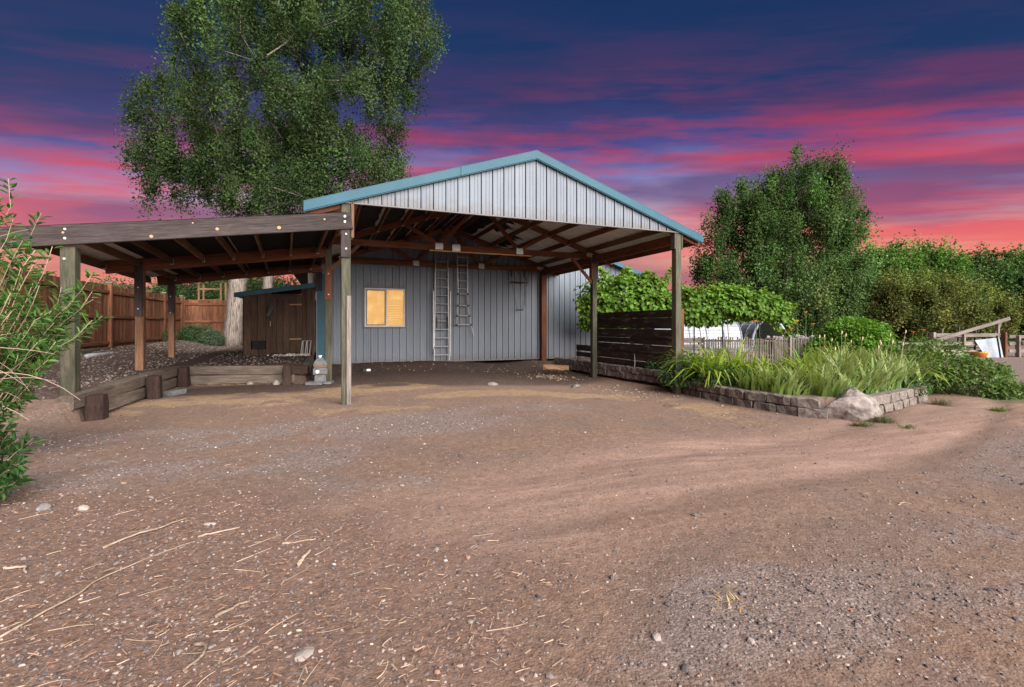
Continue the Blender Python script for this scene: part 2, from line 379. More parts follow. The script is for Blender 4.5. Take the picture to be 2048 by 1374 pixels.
gravel = np.maximum.reduce([ell(-2.0, -2.5, 2.6, 1.2, -22, .45), ell(.8, -2.0, 2.2, .8, -8), .75*ell(2.6, -1.6, 1.8, .7), .95*ell(4.9, -7.7, 3.4, 1.6, 10, .6), .8*ell(8.5, -5.9, 4.2, 1.1, 8, .7),
                            .75*ell(1.7, -6.9, .9, .45), (U < -3.4)*(Vv > -.5)*.35*(Vv < 30), sm(U, 13.5, 15)*(Vv < 6)*(Vv > -8), (.7*ell(.5, -4.2, 1.4, .5))])*np.where((U > -3.4) & (U < 13), .35+.65*sm(F1*.6+F3*.4, .38, .62), 1)
sand = np.maximum.reduce([ell(-1.7, 1.2, 1.9, 1.0), ell(.4, 1.9, 1.6, .9), ell(-2.6, .5, 1., .5), ell(2.8, .3, 1.6, .5), ell(4.8, -.2, 1.3, .5), .7*ell(6.2, -1.6, .7, 1.8, 0, .8), .6*ell(.6, -.7, 2.2, .7, 0, .8)])*sm(F2*.6+F3*.4, .42, .56)
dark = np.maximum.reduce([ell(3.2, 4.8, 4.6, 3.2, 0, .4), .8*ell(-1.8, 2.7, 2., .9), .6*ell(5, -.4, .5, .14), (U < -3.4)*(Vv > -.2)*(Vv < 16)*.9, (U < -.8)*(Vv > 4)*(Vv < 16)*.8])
pink = np.maximum.reduce([ell(4.2, -4.7, 4.4, 1.0, 8, .5), ell(9, -4.0, 4.5, .9, 8, .5), .7*ell(2, -5.6, 2.4, .5, 5)])*(.55+.45*sm(F2, .35, .6))
bark = np.maximum.reduce([ell(-1.7, -5.1, 1.9, 1.3, -25, .3), .8*ell(-.3, -6.2, 1.3, .8, 0, .4), .6*ell(.9, -6.2, .5, .25)])*(.6+.4*sm(F3, .4, .6))
green = np.maximum.reduce([inpoly(U, Vv, BED)*.35, sm(Vv, 9, 13)*sm(U, 13, 16), sm(Vv, 17, 20), sm(np.hypot(U, Vv), 45, 60), sm(-U, 6.6, 8)*.6, .5*ell(13.5, -3.3, 1.5, .7)])
def addattr(me, name, *ch):
    c = np.ones((nu*nv, 4), np.float32)
    for i, k in enumerate(ch): c[:, i] = np.asarray(k, float).ravel()
    a = me.attributes.new(name, 'FLOAT_COLOR', 'POINT'); a.data.foreach_set('color', c.ravel())
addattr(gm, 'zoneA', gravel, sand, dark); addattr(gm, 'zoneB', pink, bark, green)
def ground_mat():
    m, nt, P, N, L = newmat('ground_dirt_and_gravel')
    v = N('ShaderNodeTexCoord').outputs['Object']
    def zone(nm):
        a = N('ShaderNodeAttribute'); a.attribute_name = nm; s = N('ShaderNodeSeparateColor'); L(a.outputs['Color'], s.inputs[0]); return s.outputs
    A = zone('zoneA'); B = zone('zoneB')
    nb = noisen(nt, v, 1.3, 6); nf = noisen(nt, v, 14, 6, rough=.7); nx = noisen(nt, v, 90, 3, rough=.7)
    def mask(z, w=.5):     # ragged edge
        k = mathn(nt, 'ADD', z, mathn(nt, 'MULTIPLY', mathn(nt, 'SUBTRACT', nf, .5), w))
        return rampn(nt, k, [(.35, (0, 0, 0)), (.62, (1, 1, 1))])
    def vor(scale, feat='F1'):
        n = N('ShaderNodeTexVoronoi'); n.inputs['Scale'].default_value = scale; n.feature = feat; L(v, n.inputs['Vector']); return n
    dirt = rampn(nt, nf, [(.25, (.105, .064, .046)), (.5, (.188, .12, .088)), (.75, (.272, .182, .136))])
    dirt = mixn(nt, rampn(nt, nb, [(.4, (0, 0, 0)), (.65, (.6, .6, .6))]), dirt, (.142, .103, .088))
    v1 = vor(75); v2 = vor(34); v3 = vor(150)
    def cellgrey(vn, stops):
        s = N('ShaderNodeSeparateColor'); L(vn.outputs['Color'], s.inputs[0]); return rampn(nt, s.outputs[0], stops)
    gs = [(0, (.06, .048, .046)), (.35, (.13, .104, .097)), (.65, (.21, .166, .152)), (.92, (.31, .245, .22)), (1, (.43, .35, .31))]
    gv = mixn(nt, .45, cellgrey(v1, gs), cellgrey(v2, gs)); gv = mixn(nt, .3, gv, cellgrey(v3, gs))
    sandc = rampn(nt, noisen(nt, v, 7, 5, (1, 2.2, 1), .7), [(.3, (.14, .095, .058)), (.52, (.33, .225, .12)), (.75, (.5, .36, .2))])
    pinkc = rampn(nt, noisen(nt, v, 3, 6, (.35, 3, 1), .6), [(.3, (.2, .128, .1)), (.6, (.31, .2, .157)), (.8, (.385, .262, .21))])
    barkc = rampn(nt, noisen(nt, v, 26, 6, rough=.75), [(.3, (.07, .047, .04)), (.5, (.16, .1, .078)), (.66, (.25, .145, .1)), (.8, (.4, .29, .22))])
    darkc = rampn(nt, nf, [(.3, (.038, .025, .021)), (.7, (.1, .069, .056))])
    grassc = rampn(nt, noisen(nt, v, 20, 5), [(.3, (.03, .05, .012)), (.6, (.075, .11, .028)), (.8, (.16, .17, .06))])
    c = dirt
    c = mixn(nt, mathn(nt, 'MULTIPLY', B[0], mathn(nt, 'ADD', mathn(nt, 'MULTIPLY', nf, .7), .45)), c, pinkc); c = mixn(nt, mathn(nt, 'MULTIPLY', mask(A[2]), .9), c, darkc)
    c = mixn(nt, mathn(nt, 'MULTIPLY', mask(A[0], .9), .6), c, gv)
    c = mixn(nt, mathn(nt, 'MULTIPLY', mask(A[1], .9), .5), c, sandc)
    c = mixn(nt, mathn(nt, 'MULTIPLY', mask(B[1], .7), .75), c, barkc)
    c = mixn(nt, mask(B[2], .6), c, grassc)
    # scattered grit everywhere
    sp = N('ShaderNodeSeparateColor'); L(v1.outputs['Color'], sp.inputs[0])
    spk = rampn(nt, sp.outputs[1], [(.0, (1, 1, 1)), (.13, (0, 0, 0))], 'CONSTANT'); c = mixn(nt, mathn(nt, 'MULTIPLY', spk, .35), c, (.05, .045, .046))
    spl = rampn(nt, sp.outputs[2], [(.0, (1, 1, 1)), (.05, (0, 0, 0))], 'CONSTANT'); c = mixn(nt, mathn(nt, 'MULTIPLY', spl, .2), c, (.5, .42, .36))
    L(c, P.inputs['Base Color']); P.inputs['Roughness'].default_value = .95; P.inputs['Specular IOR Level'].default_value = .12
    h = mathn(nt, 'ADD', mathn(nt, 'MULTIPLY', nf, 1.2), mathn(nt, 'MULTIPLY', mathn(nt, 'SUBTRACT', 1., v1.outputs['Distance']), mathn(nt, 'ADD', mathn(nt, 'MULTIPLY', A[0], .35), .25)))
    h = mathn(nt, 'ADD', h, mathn(nt, 'MULTIPLY', nx, .5))
    L(bumpn(nt, h, .5, .02), P.inputs['Normal']); return m
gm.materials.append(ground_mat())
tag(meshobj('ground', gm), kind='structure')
G = lambda u, v: float(gz(np.array([u]), np.array([v]))[0])

# ------------------------------------------------------------------ foliage builders
def unit(a): return a/(np.linalg.norm(a, axis=-1, keepdims=True)+1e-9)
def leaf_mesh(P, D, Nrm, Ln, Wd, col, fold=.25, six=False):
    """P base points, D growth direction, Nrm leaf normal, Ln/Wd sizes, col (n,3): every leaf its own small folded face"""
    n = len(P); D = unit(D); Sd = unit(np.cross(D, Nrm)); Nn = np.cross(Sd, D)
    Ln = np.broadcast_to(Ln, n)[:, None]; Wd = np.broadcast_to(Wd, n)[:, None]
    if not six:
        V = np.stack([P, P+D*Ln*.45+Sd*Wd*.5+Nn*Wd*fold, P+D*Ln, P+D*Ln*.45-Sd*Wd*.5+Nn*Wd*fold], 1)
        F = np.arange(n*4).reshape(n, 4); k = 4
    else:
        V = np.stack([P, P+D*Ln*.25+Sd*Wd*.42+Nn*Wd*fold, P+D*Ln*.66+Sd*Wd*.38+Nn*Wd*fold*.8, P+D*Ln-Nn*Ln*.08, P+D*Ln*.66-Sd*Wd*.38+Nn*Wd*fold*.8, P+D*Ln*.25-Sd*Wd*.42+Nn*Wd*fold], 1)
        b = np.arange(n)[:, None]*6; F = np.concatenate([b+np.array([0, 1, 2, 3]), b+np.array([0, 3, 4, 5])]); k = 6
    return V.reshape(-1, 3), F, np.repeat(col, k, 0)
def greens(n, c, spread=.25, hue=.12):
    k = 1+spread*(rng.random((n, 1))*2-1); h = 1+hue*(rng.random((n, 3))*2-1); return np.clip(np.array(c)*k*h, 0, 1)
def rdir(n): return unit(rng.normal(size=(n, 3)))
def skeleton(base, trunk, clumps, r0):
    """grow a branch graph: nodes = trunk points then clump centres joined to the nearest lower node; returns tubes"""
    nodes = [np.array(p, float) for p in trunk]; par = [-1]+list(range(len(trunk)-1)); nt0 = len(nodes)
    order = np.argsort([np.linalg.norm((c-nodes[-1])*np.array([1, 1, .7])) for c in clumps])
    for i in order:
        c = clumps[i]; A = np.array(nodes); d = np.linalg.norm(A-c, axis=1)+np.maximum(0, A[:, 2]-c[2]+.1)*1.6
        d[:max(1, nt0//3)] += 5; j = int(np.argmin(d)); p = nodes[j]; L_ = np.linalg.norm(c-p); last = j
        k = max(1, int(L_/.9))
        for q in range(1, k+1):
            t = q/k; m = p+(c-p)*t; m[2] -= .12*L_*math.sin(math.pi*t)*.6
            if q < k: m += rng.normal(size=3)*.05*L_
            nodes.append(m); par.append(last); last = len(nodes)-1
    n = len(nodes); w = np.zeros(n); ch = [[] for _ in range(n)]
    for i in range(n):
        if par[i] >= 0: ch[par[i]].append(i)
    for i in range(n-1, -1, -1): w[i] = w[i]+1 if not ch[i] else sum(w[c] for c in ch[i])
    rad = r0*(w/w[0])**.62; rad[:4] = r0*np.array([1.35, 1.08, 1., .95])[:len(rad[:4])]; rad[5:] *= .6; rad = np.maximum(rad, .01)
    return nodes, par, rad, ch
def branch_mesh(nodes, par, rad, ch, skip, n=6):
    mb = MB(); done = set()
    for i in range(len(nodes)):
        if par[i] < 0: continue
        first = ch[par[i]][0] == i
        if first and par[par[i]] >= 0: continue            # continues a chain already begun
        pts = [nodes[par[i]], nodes[i]]; rr = [min(rad[par[i]], rad[i]*1.15), rad[i]]; k = i
        while ch[k]: k = ch[k][0]; pts.append(nodes[k]); rr.append(rad[k])
        mb.tube(pts, np.array(rr), n)
    return mb
LOD = 1.0
def tree(name, label, base, lobes, trunk, r0, nclump, nleaf, lsize, col, sig=.45, group=None, up=.35, rz=-TH, cat='tree', lean=0, dens_shell=.55):
    t = thing(name, base, label, cat, group, rz)
    W = WM[t.name]; w = np.array([l[2] for l in lobes]); w = w/w.sum(); cl = []
    while len(cl) < nclump:
        c, r, _ = lobes[rng.choice(len(lobes), p=w)]
        d = rdir(1)[0]; k = (dens_shell+(1-dens_shell)*rng.random()**.6) if rng.random() < .75 else rng.random()**.5
        p = np.array(c)+d*np.array(r)*k
        if p[2] > .3: cl.append(p)
    cl = np.array(cl); nodes, par, rad, ch = skeleton(None, trunk, cl, r0)
    bt = branch_mesh(nodes, par, rad, ch, 0); V = np.concatenate(bt.V)
    meshobj('trunk', npmesh('trunk', V, [np.array(f) for f in bt.F.values() if f], M['bark'], None, True), t, W)
    # leaves: around clump centres and along the last twig towards them
    k = rng.integers(0, nclump, nleaf); sg = sig*(.55+.9*rng.random(nclump))
    off = rdir(nleaf)*(rng.random((nleaf, 1))**.5)*1.75*sg[k][:, None]*np.array([.78, .78, 1.35])*(.6+.8*rng.random((nleaf, 1))); P = cl[k]+off
    D = unit(rng.normal(size=(nleaf, 3))+np.array([0, 0, -.2])); Nn = unit(rng.normal(size=(nleaf, 3))*.8+np.array([0, 0, up]))
    tone = 1+.5*(rng.random(nclump)*2-1); hue = rng.normal(size=(nclump, 3))*.06
    C = greens(nleaf, col, .3, .1)*tone[k][:, None]*(1+hue[k])
    V, F, CC = leaf_mesh(P, D, Nn, lsize*(.5+1.0*rng.random(nleaf)**1.5), lsize*(.45+.5*rng.random(nleaf)), np.clip(C, 0, 1))
    meshobj('crown', npmesh('crown', V, F, M['leafdull'], CC), t, W)
    return t
def shrub(name, label, base, nstem, reach, leafn, ll, lw, col, stemcol=(.2, .14, .09), rz=0, spread=1., upb=.8, cat='shrub', group=None, tips=None, stemr=.008, six=True, arch=.25, leaf_from=.3, W0=None, parts=('foliage', 'stems')):
    """stems arch out from the base, leaves sit alternately along their outer length"""
    t = thing(name, base, label, cat, group, rz); W = WM[t.name]
    mb = MB(); Ps = []; Ds = []; Ns = []
    for i in range(nstem):
        if tips is not None:
            tip = np.array(tips[i % len(tips)])+rng.normal(size=3)*np.array(reach)*.16
        else:
            d = rdir(1)[0]; d[2] = abs(d[2])*upb+.12; tip = unit(d)*np.array(reach)*(.75+.3*rng.random())
        s0 = np.array([rng.normal()*.08*spread, rng.normal()*.08*spread, 0]); n = 9; tt = np.linspace(0, 1, n)[:, None]
        mid = s0*.5+tip*.5+np.array([0, 0, arch*np.linalg.norm(tip)])+rng.normal(size=3)*.06
        pts = s0*(1-tt)**2+2*mid*tt*(1-tt)+tip*tt**2; pts[1:-1] += rng.normal(size=(n-2, 3))*.012*np.linalg.norm(tip)
        mb.tube(pts, np.linspace(stemr, stemr*.3, n), 4, np.array(stemcol)*(.7+.6*rng.random()))
        m = leafn; q = leaf_from+(1-leaf_from)*rng.random(m)**.8; q.sort(); f = q*(n-1); a = np.minimum(f.astype(int), n-2); fr = (f-a)[:, None]
        pp = pts[a]*(1-fr)+pts[a+1]*fr; tg = unit(pts[a+1]-pts[a]); sd_ = rdir(m); sd_ -= tg*(sd_*tg).sum(1)[:, None]; sd_ = unit(sd_)
        Ps.append(pp+sd_*ll*.25*rng.random((m, 1))); Ds.append(tg*.6+sd_*.9); Ns.append(unit(np.array([0, 0, 1])+rng.normal(size=(m, 3))*.45))
    P = np.concatenate(Ps); n = len(P); D = np.concatenate(Ds); Nn = np.concatenate(Ns)
    V, F, CC = leaf_mesh(P, D, Nn, ll*(.65+.6*rng.random(n)), lw*(.7+.5*rng.random(n)), greens(n, col, .35, .14), .18, six)
    V2 = np.concatenate(mb.V)
    meshobj(parts[1], npmesh('stems', V2, [np.array(f) for f in mb.F.values() if f], M['twig'], np.concatenate(mb.C), True), t, W)
    meshobj(parts[0], npmesh('foliage', V, F, M['leaf'], CC), t, W)
    return t
def blades(n, rad, length, width, col, droop, spread, lean=(0, 0), tipcol=None, seg=6):
    """strap leaves: (V,F,C) in local coordinates"""
    az = rng.random(n)*2*math.pi; r = rad*np.sqrt(rng.random(n)); b = np.stack([np.cos(az*1.7+3)*r, np.sin(az*1.7+3)*r, np.zeros(n)-.03], 1)
    L_ = length*(.6+.5*rng.random(n)); out = np.stack([np.cos(az), np.sin(az), np.zeros(n)], 1); sd_ = np.stack([-np.sin(az), np.cos(az), np.zeros(n)], 1)
    sp_ = spread*(.3+.9*rng.random(n)); dr = droop*(.4+.9*rng.random(n)); t = np.linspace(0, 1, seg)
    V = np.zeros((n, seg, 2, 3)); p = b.copy(); ang = sp_.copy(); bend = rng.normal(size=n)*.3
    wv = width*(.7+.5*rng.random(n))
    for k in range(seg):
        d = out*np.sin(ang)[:, None]+np.array([0, 0, 1])*np.cos(ang)[:, None]+np.array([lean[0], lean[1], 0])*t[k]+sd_*(bend*t[k])[:, None]
        if k: p = p+unit(d)*(L_/(seg-1))[:, None]
        w = wv*(1-t[k]**2.2)*.5+.001
        V[:, k, 0] = p+sd_*w[:, None]; V[:, k, 1] = p-sd_*w[:, None]; ang = ang+dr/(seg-1)*(1+t[k])
    V[:, :, :, 2] = np.maximum(V[:, :, :, 2], -.02)
    base = np.arange(n)[:, None]*(seg*2); F = []
    for k in range(seg-1): F.append(base+np.array([2*k, 2*k+1, 2*k+3, 2*k+2]))
    C = greens(n, col, .3, .12); CC = np.repeat(C[:, None, :], seg, 1)
    if tipcol is not None: CC = CC*(1-t[None, :, None]**2*.6)+np.array(tipcol)*t[None, :, None]**2*.6
    return V.reshape(-1, 3), np.concatenate(F), np.repeat(CC.reshape(-1, 3), 2, 0)
print('foliage builders ready')

# ------------------------------------------------------------------ workshop building behind the carport
RIB = .2286
def panel_obj(parent, x0, y, z0, top, w=RIB, mat=None, name='siding_panel', flip=1):
    """one ribbed metal siding panel, front towards -y; top(x) gives its upper edge"""
    pr = [(0, .04), (.013, .04), (.015, -.02), (.030, -.02), (.038, 0), (.098, 0), (.104, -.006), (.112, 0), (.164, 0), (.17, -.006), (.178, 0), (RIB-.002, 0), (RIB, .04)]
    pr = [(a, d) for a, d in pr if a <= w+.01]
    V = [(x0+a, y+d, z0) for a, d in pr]+[(x0+a, y+d, max(z0+.002, top(x0+a))) for a, d in pr]; n = len(pr)
    F = np.array([(i, i+1, n+i+1, n+i) for i in range(n-1)])
    return wobj(name, V, F, mat or M['siding'], parent)
BW = 7.25
bld = thing('workshop_building', (5.25, BW, G(5.25, BW)), 'pale grey ribbed metal workshop behind the carport with a lit window', 'building')
btop = lambda x: 5.42-abs(x-5.25)/3
WU0, WU1, WZ0, WZ1 = .735, .735+6*RIB, 1.25, 2.6
ustart = WU0-6*RIB
i = 0
x = ustart
while x < 11.4:
    if WU0-.01 < x < WU1-.01:
        panel_obj(bld, x, BW, .12, lambda a: WZ0+.01); panel_obj(bld, x, BW, WZ1-.01, btop)
    else: panel_obj(bld, x, BW, .12 if x < 7 else .08, btop)
    x += RIB
MB().box((-.63, BW-.035, 1.5), (-.41, BW-.035, 1.5), .05, 2.9).obj('corner_trim', M['blue'], bld)
MB().box((-.66, BW-.02, 1.5), (-.632, BW-.02, 1.5), .06, 2.96).obj('corner_trim', M['siding'], bld)
beam('base_trim', (-.4, BW-.03, .11), (7.0, BW-.03, .11), .03, .05, M['siding'], bld)
wl = MB().prism([(-.62, .0), (11.5, 0), (11.5, 3.3), (5.25, 5.38), (-.62, 3.3)], 18.9, 19.0).obj('rear_wall', M['siding'], bld)
beam('side_wall', (-.6, 7.3, 1.7), (-.6, 18.9, 1.7), .06, 3.3, M['siding'], bld); beam('side_wall', (11.45, 7.3, 1.7), (11.45, 18.9, 1.7), .06, 3.3, M['siding'], bld)
for s in (-1, 1):
    e = 5.25+s*6.75; MB().prism([(5.25, 5.44), (e, 5.44-6.75/3), (e, 5.49-6.75/3), (5.25, 5.49)], 6.98, 19.3).obj('roof_slope', M['blue'], bld)
    MB().prism([(5.25, 5.32), (e, 5.32-6.75/3), (e, 5.485-6.75/3), (5.25, 5.485)], 6.9, 6.975).obj('rake_trim', M['blue'], bld)
# galvanised downspout at the left corner
beam('downspout', (-.80, BW+.28, .5), (-.80, BW+.28, 3.0), .22, .16, M['roofmetal'], bld, up=(0, 1, 0))
# window
win = MB().box((WU0, BW-.035, (WZ0+WZ1)/2), (WU0+.045, BW-.035, (WZ0+WZ1)/2), .06, WZ1-WZ0)
win.box((WU1-.045, BW-.035, (WZ0+WZ1)/2), (WU1, BW-.035, (WZ0+WZ1)/2), .06, WZ1-WZ0)
win.box((WU0+.045, BW-.035, WZ0+.022), (WU1-.045, BW-.035, WZ0+.022), .058, .045).box((WU0+.045, BW-.035, WZ1-.022), (WU1-.045, BW-.035, WZ1-.022), .058, .045)
wf = win.obj('window', M['darktrim'], bld)
a0, a1, b0, b1 = WU0+.046, WU1-.046, WZ0+.046, WZ1-.046; um = (a0+a1)/2
def rect_frame(x0, x1, z0, z1, y, w, d, name, mat, parent):
    m = MB(); m.box((x0, y, (z0+z1)/2), (x0+w, y, (z0+z1)/2), d, z1-z0).box((x1-w, y, (z0+z1)/2), (x1, y, (z0+z1)/2), d, z1-z0)
    m.box((x0+w, y, z0+w/2), (x1-w, y, z0+w/2), d*.96, w).box((x0+w, y, z1-w/2), (x1-w, y, z1-w/2), d*.96, w); return m.obj(name, mat, parent)
rect_frame(a0, a1, b0, b1, BW-.03, .045, .05, 'frame', M['vinyl'], wf)
rect_frame(a0+.047, um+.02, b0+.047, b1-.047, BW-.018, .03, .03, 'sash', M['darktrim'], wf)
MB().box((um+.021, BW-.025, (b0+b1)/2), (um+.062, BW-.025, (b0+b1)/2), .03, b1-b0-.094).obj('sash', M['vinyl'], wf)
def glass_mat():
    m, nt, P, N, L = newmat('window_glass'); g = N('ShaderNodeBsdfGlossy'); g.inputs['Roughness'].default_value = .04
    t = N('ShaderNodeBsdfTransparent'); t.inputs[0].default_value = (.92, .92, .9, 1); mx = N('ShaderNodeMixShader'); fr = N('ShaderNodeFresnel'); fr.inputs[0].default_value = 1.5
    L(mathn(nt, 'MULTIPLY', fr.outputs[0], .1), mx.inputs[0]); L(t.outputs[0], mx.inputs[1]); L(g.outputs[0], mx.inputs[2]); L(mx.outputs[0], nt.nodes['Material Output'].inputs[0]); return m
M['glass'] = glass_mat()
for x0, x1 in ((a0+.077, um-.01), (um+.062, a1-.045)):
    MB().box((x0, BW-.012, (b0+b1)/2), (x1, BW-.012, (b0+b1)/2), .006, b1-b0-.1).obj('pane', M['glass'], wf)
def room_mat():
    m, nt, P, N, L = newmat('lit_room'); v, _ = coords(nt, False)
    c = rampn(nt, noisen(nt, v, 3.2, 5, (1, 1, 1.6)), [(.3, lin(196, 138, 62)), (.5, lin(220, 160, 78)), (.7, lin(246, 202, 128))])
    L(c, P.inputs['Emission Color']); P.inputs['Emission Strength'].default_value = .47; P.inputs['Base Color'].default_value = (.2, .13, .06, 1); P.inputs['Roughness'].default_value = 1; return m
M['room'] = room_mat()
MB().box((a0-.1, BW+.2, (b0+b1)/2), (a1+.1, BW+.2, (b0+b1)/2), .03, b1-b0+.3).obj('room_wall', M['room'], wf)
def reflection_mat():  # own glow imitates the light mirrored in the right pane
    m, nt, P, N, L = newmat('window_reflection_glow'); P.inputs['Base Color'].default_value = (.25, .17, .07, 1); P.inputs['Roughness'].default_value = .8
    P.inputs['Emission Color'].default_value = lin(232, 178, 88); P.inputs['Emission Strength'].default_value = .36; return m
M['reflection'] = reflection_mat()
for k in range(15):  # glowing bars behind the glass stand in for fence and sky reflected in it
    z = b0+.07+k*.058; MB().box((um+.07, BW+.08, z), (a1-.05, BW+.08, z), .012, .04, up=(0, .5, .9)).obj('reflection_bar', M['reflection'], wf)
MB().box((um+.4, BW+.06, b0+.05), (um+.4, BW+.06, b0+.95), .012, .04).obj('reflection_upright', M['reflection'], wf)  # added upright of the same imitated window reflection

# ------------------------------------------------------------------ open carport
SK = -.08                                     # the left post line runs slightly askew
cp = thing('carport', (3.55, 0, 0), 'open timber carport with grey metal gable and blue trim', 'carport')
ridge = lambda x, z=4.78: z-abs(x-3.55)/3
# gable siding
x = -.1
while x < 7.28:
    panel_obj(cp, x, -.06, 3.455, lambda a: ridge(a, 4.66)); x += RIB
beam('gable_flashing', (-.12, -.075, 3.45), (7.3, -.075, 3.45), .05, .022, M['siding'], cp)
def rake(x0, x1, name='rake_trim'):
    MB().prism([(x0, ridge(x0, 4.65)), (x1, ridge(x1, 4.65)), (x1, ridge(x1, 4.80)), (x0, ridge(x0, 4.80))], -.145, -.095).obj(name, M['blue'], cp)
    MB().prism([(x0, ridge(x0, 4.632)), (x1, ridge(x1, 4.632)), (x1, ridge(x1, 4.652)), (x0, ridge(x0, 4.652))], -.13, -.085).obj('trim_lip', M['blue'], cp)
    MB().prism([(x0, ridge(x0, 4.800)), (x1, ridge(x1, 4.800)), (x1, ridge(x1, 4.812)), (x0, ridge(x0, 4.812))], -.147, .06).obj('trim_cap', M['blue'], cp)
rake(-.66, 2.0); rake(2.008, 3.55); rake(3.55, 7.74)
# roof sheets (seen from below), each with ribs running down the slope
def sheet(parent, x0, z0, x1, z1, y0, y1, name, mat, up=1):
    prof = []; n = int(round((y1-y0)/RIB))
    for k in range(n):
        b = y0+k*(y1-y0)/n; w = (y1-y0)/n
        for a, d in ((0, 0), (.06, 0), (.09, .004), (.12, 0), (.78, 0), (.83, .02), (.92, .02)): prof.append((b+a*w, d))
    prof.append((y1, 0)); m = len(prof)
    V = [(x0, y, z0+d) for y, d in prof]+[(x1, y, z1+d) for y, d in prof]; F = np.array([(i, i+1, m+i+1, m+i) for i in range(m-1)])
    return wobj(name, V, F, mat, parent)
for k in range(8):
    ya = -.09+k*.915; yb = min(ya+.915, 7.22)
    for xe in (-.66, 7.76): sheet(cp, 3.55, 4.765, xe, ridge(xe, 4.765), ya, yb, 'roof_sheet', M['roofmetal'])
MB().prism([(3.25, 4.7), (3.55, 4.795), (3.85, 4.7), (3.85, 4.72), (3.55, 4.82), (3.25, 4.72)], -.085, 7.2).obj('ridge_cap', M['blue'], cp)
# posts
FR = [(0, 0), (-.29, 3.58), (7.1, 0), (7.1, 3.58)]
for (px, py), z1, mt in zip(FR, (3.6, 3.5, 3.5, 3.45), ('green', 'green', 'green', 'green')):
    post('post', px, py, G(px, py)-.3, z1, .15, M[mt], cp)
post('post', 7.1, 7.1, .0, 3.4, .2, M['red'], cp, .14)
post('weathered_board', .045, -.095, .0, 1.86, .075, M['grey'], cp, .04)
# bolted side plates on the posts
for px, py, z0, z1, mt, yo in ((0, 0, 2.52, 3.07, 'beam_dark', -.096), (-.29, 3.58, 1.95, 2.75, 'red', -.096), (7.1, 3.58, 2.72, 3.35, 'red', 0), (7.1, 0, 3.08, 3.45, 'green', 0)):
    if yo:
        b = post('post_plate', px-.01, py+yo, z0, z1, .15, M[mt], cp, .04)
        for q in range(2): MB().lathe((px-.01, py+yo-.02, 0), [(.016, 0), (.016, .012)], 8)
        for zz in np.linspace(z0+.14, z1-.16, 2):
            mb = MB(); mb.tube([(px, py+yo-.02, zz), (px, py+yo-.035, zz)], .016, 8); mb.obj('bolt', M['bolt'], b)
    else:
        for sx in (-1, 1): post('post_plate', px+sx*.097, py-.01, z0, z1, .04, M[mt], cp, .14)
post('post_plate', .105, -.03, 2.86, 3.6, .05, M['joist'], cp, .14)
# trusses
def truss(y, xl, xr, d=.08, mt='red', splice=2.87, web=True, cz_=3.40, plates=True):
    t = MB(); top0 = 4.73
    ch = beam('bottom_chord', (xl, y, cz_), (xr, y, cz_), d, .16, M[mt], cp)
    for s in (-1, 1):
        e = 3.55+s*4.2; zc = top0-.08
        beam('top_chord', (3.55+s*.01, y, zc), (e, y, zc-4.19/3), d, .15, M[mt], cp)
        if web:
            nb = 3.55+s*1.14; nq = 3.55+s*2.0
            beam('web', (nb, y-.004*s, 3.46), (nq, y-.004*s, zc-2.0/3-.05), d*.9, .1, M[mt], cp)
            beam('web', (nb-s*.03, y+.004*s, 3.46), (3.55+s*.12, y+.004*s, zc-.1), d*.9, .1, M[mt], cp)
            if plates: beam('gusset_plate', (nb-.1, y-d/2-.006, 3.42), (nb+.1, y-d/2-.006, 3.42), .006, .17, M['plate'], ch)
    if splice: beam('gusset_plate', (splice-.11, y-d/2-.006, 3.40), (splice+.11, y-d/2-.006, 3.40), .006, .19, M['plate'], ch)
    for s in (-1, 1) if plates else ():
        beam('gusset_plate', (3.55+s*3.42-.13, y-d/2-.006, 3.46), (3.55+s*3.42+.13, y-d/2-.006, 3.46-s*.06), .006, .12, M['plate'], ch)
truss(.02, .1, 7.0, splice=None, web=False, cz_=3.56, plates=False); truss(3.58, -.36, 7.2); truss(7.12, -.4, 7.2, splice=None)
beam('light_strip', (2.15, 3.535, 3.302), (5.05, 3.535, 3.302), .035, .03, M['pine'], cp)
# purlins hung between the trusses
for s in (-1, 1):
    for k in range(7):
        x = 3.55+s*(.25+k*.61); z = ridge(x, 4.745)-.085
        for ya, yb in ((.065, 3.535), (3.625, 7.075)):
            pl = beam('purlin', (x, ya, z), (x, yb, z), .04, .14, M['red'] if (k+s) % 3 else M['joist'], cp)
            for ye in (ya+.03, yb-.03): beam('hanger', (x, ye-.02, z-.073), (x, ye+.02, z-.073), .05, .006, M['plate'], pl)
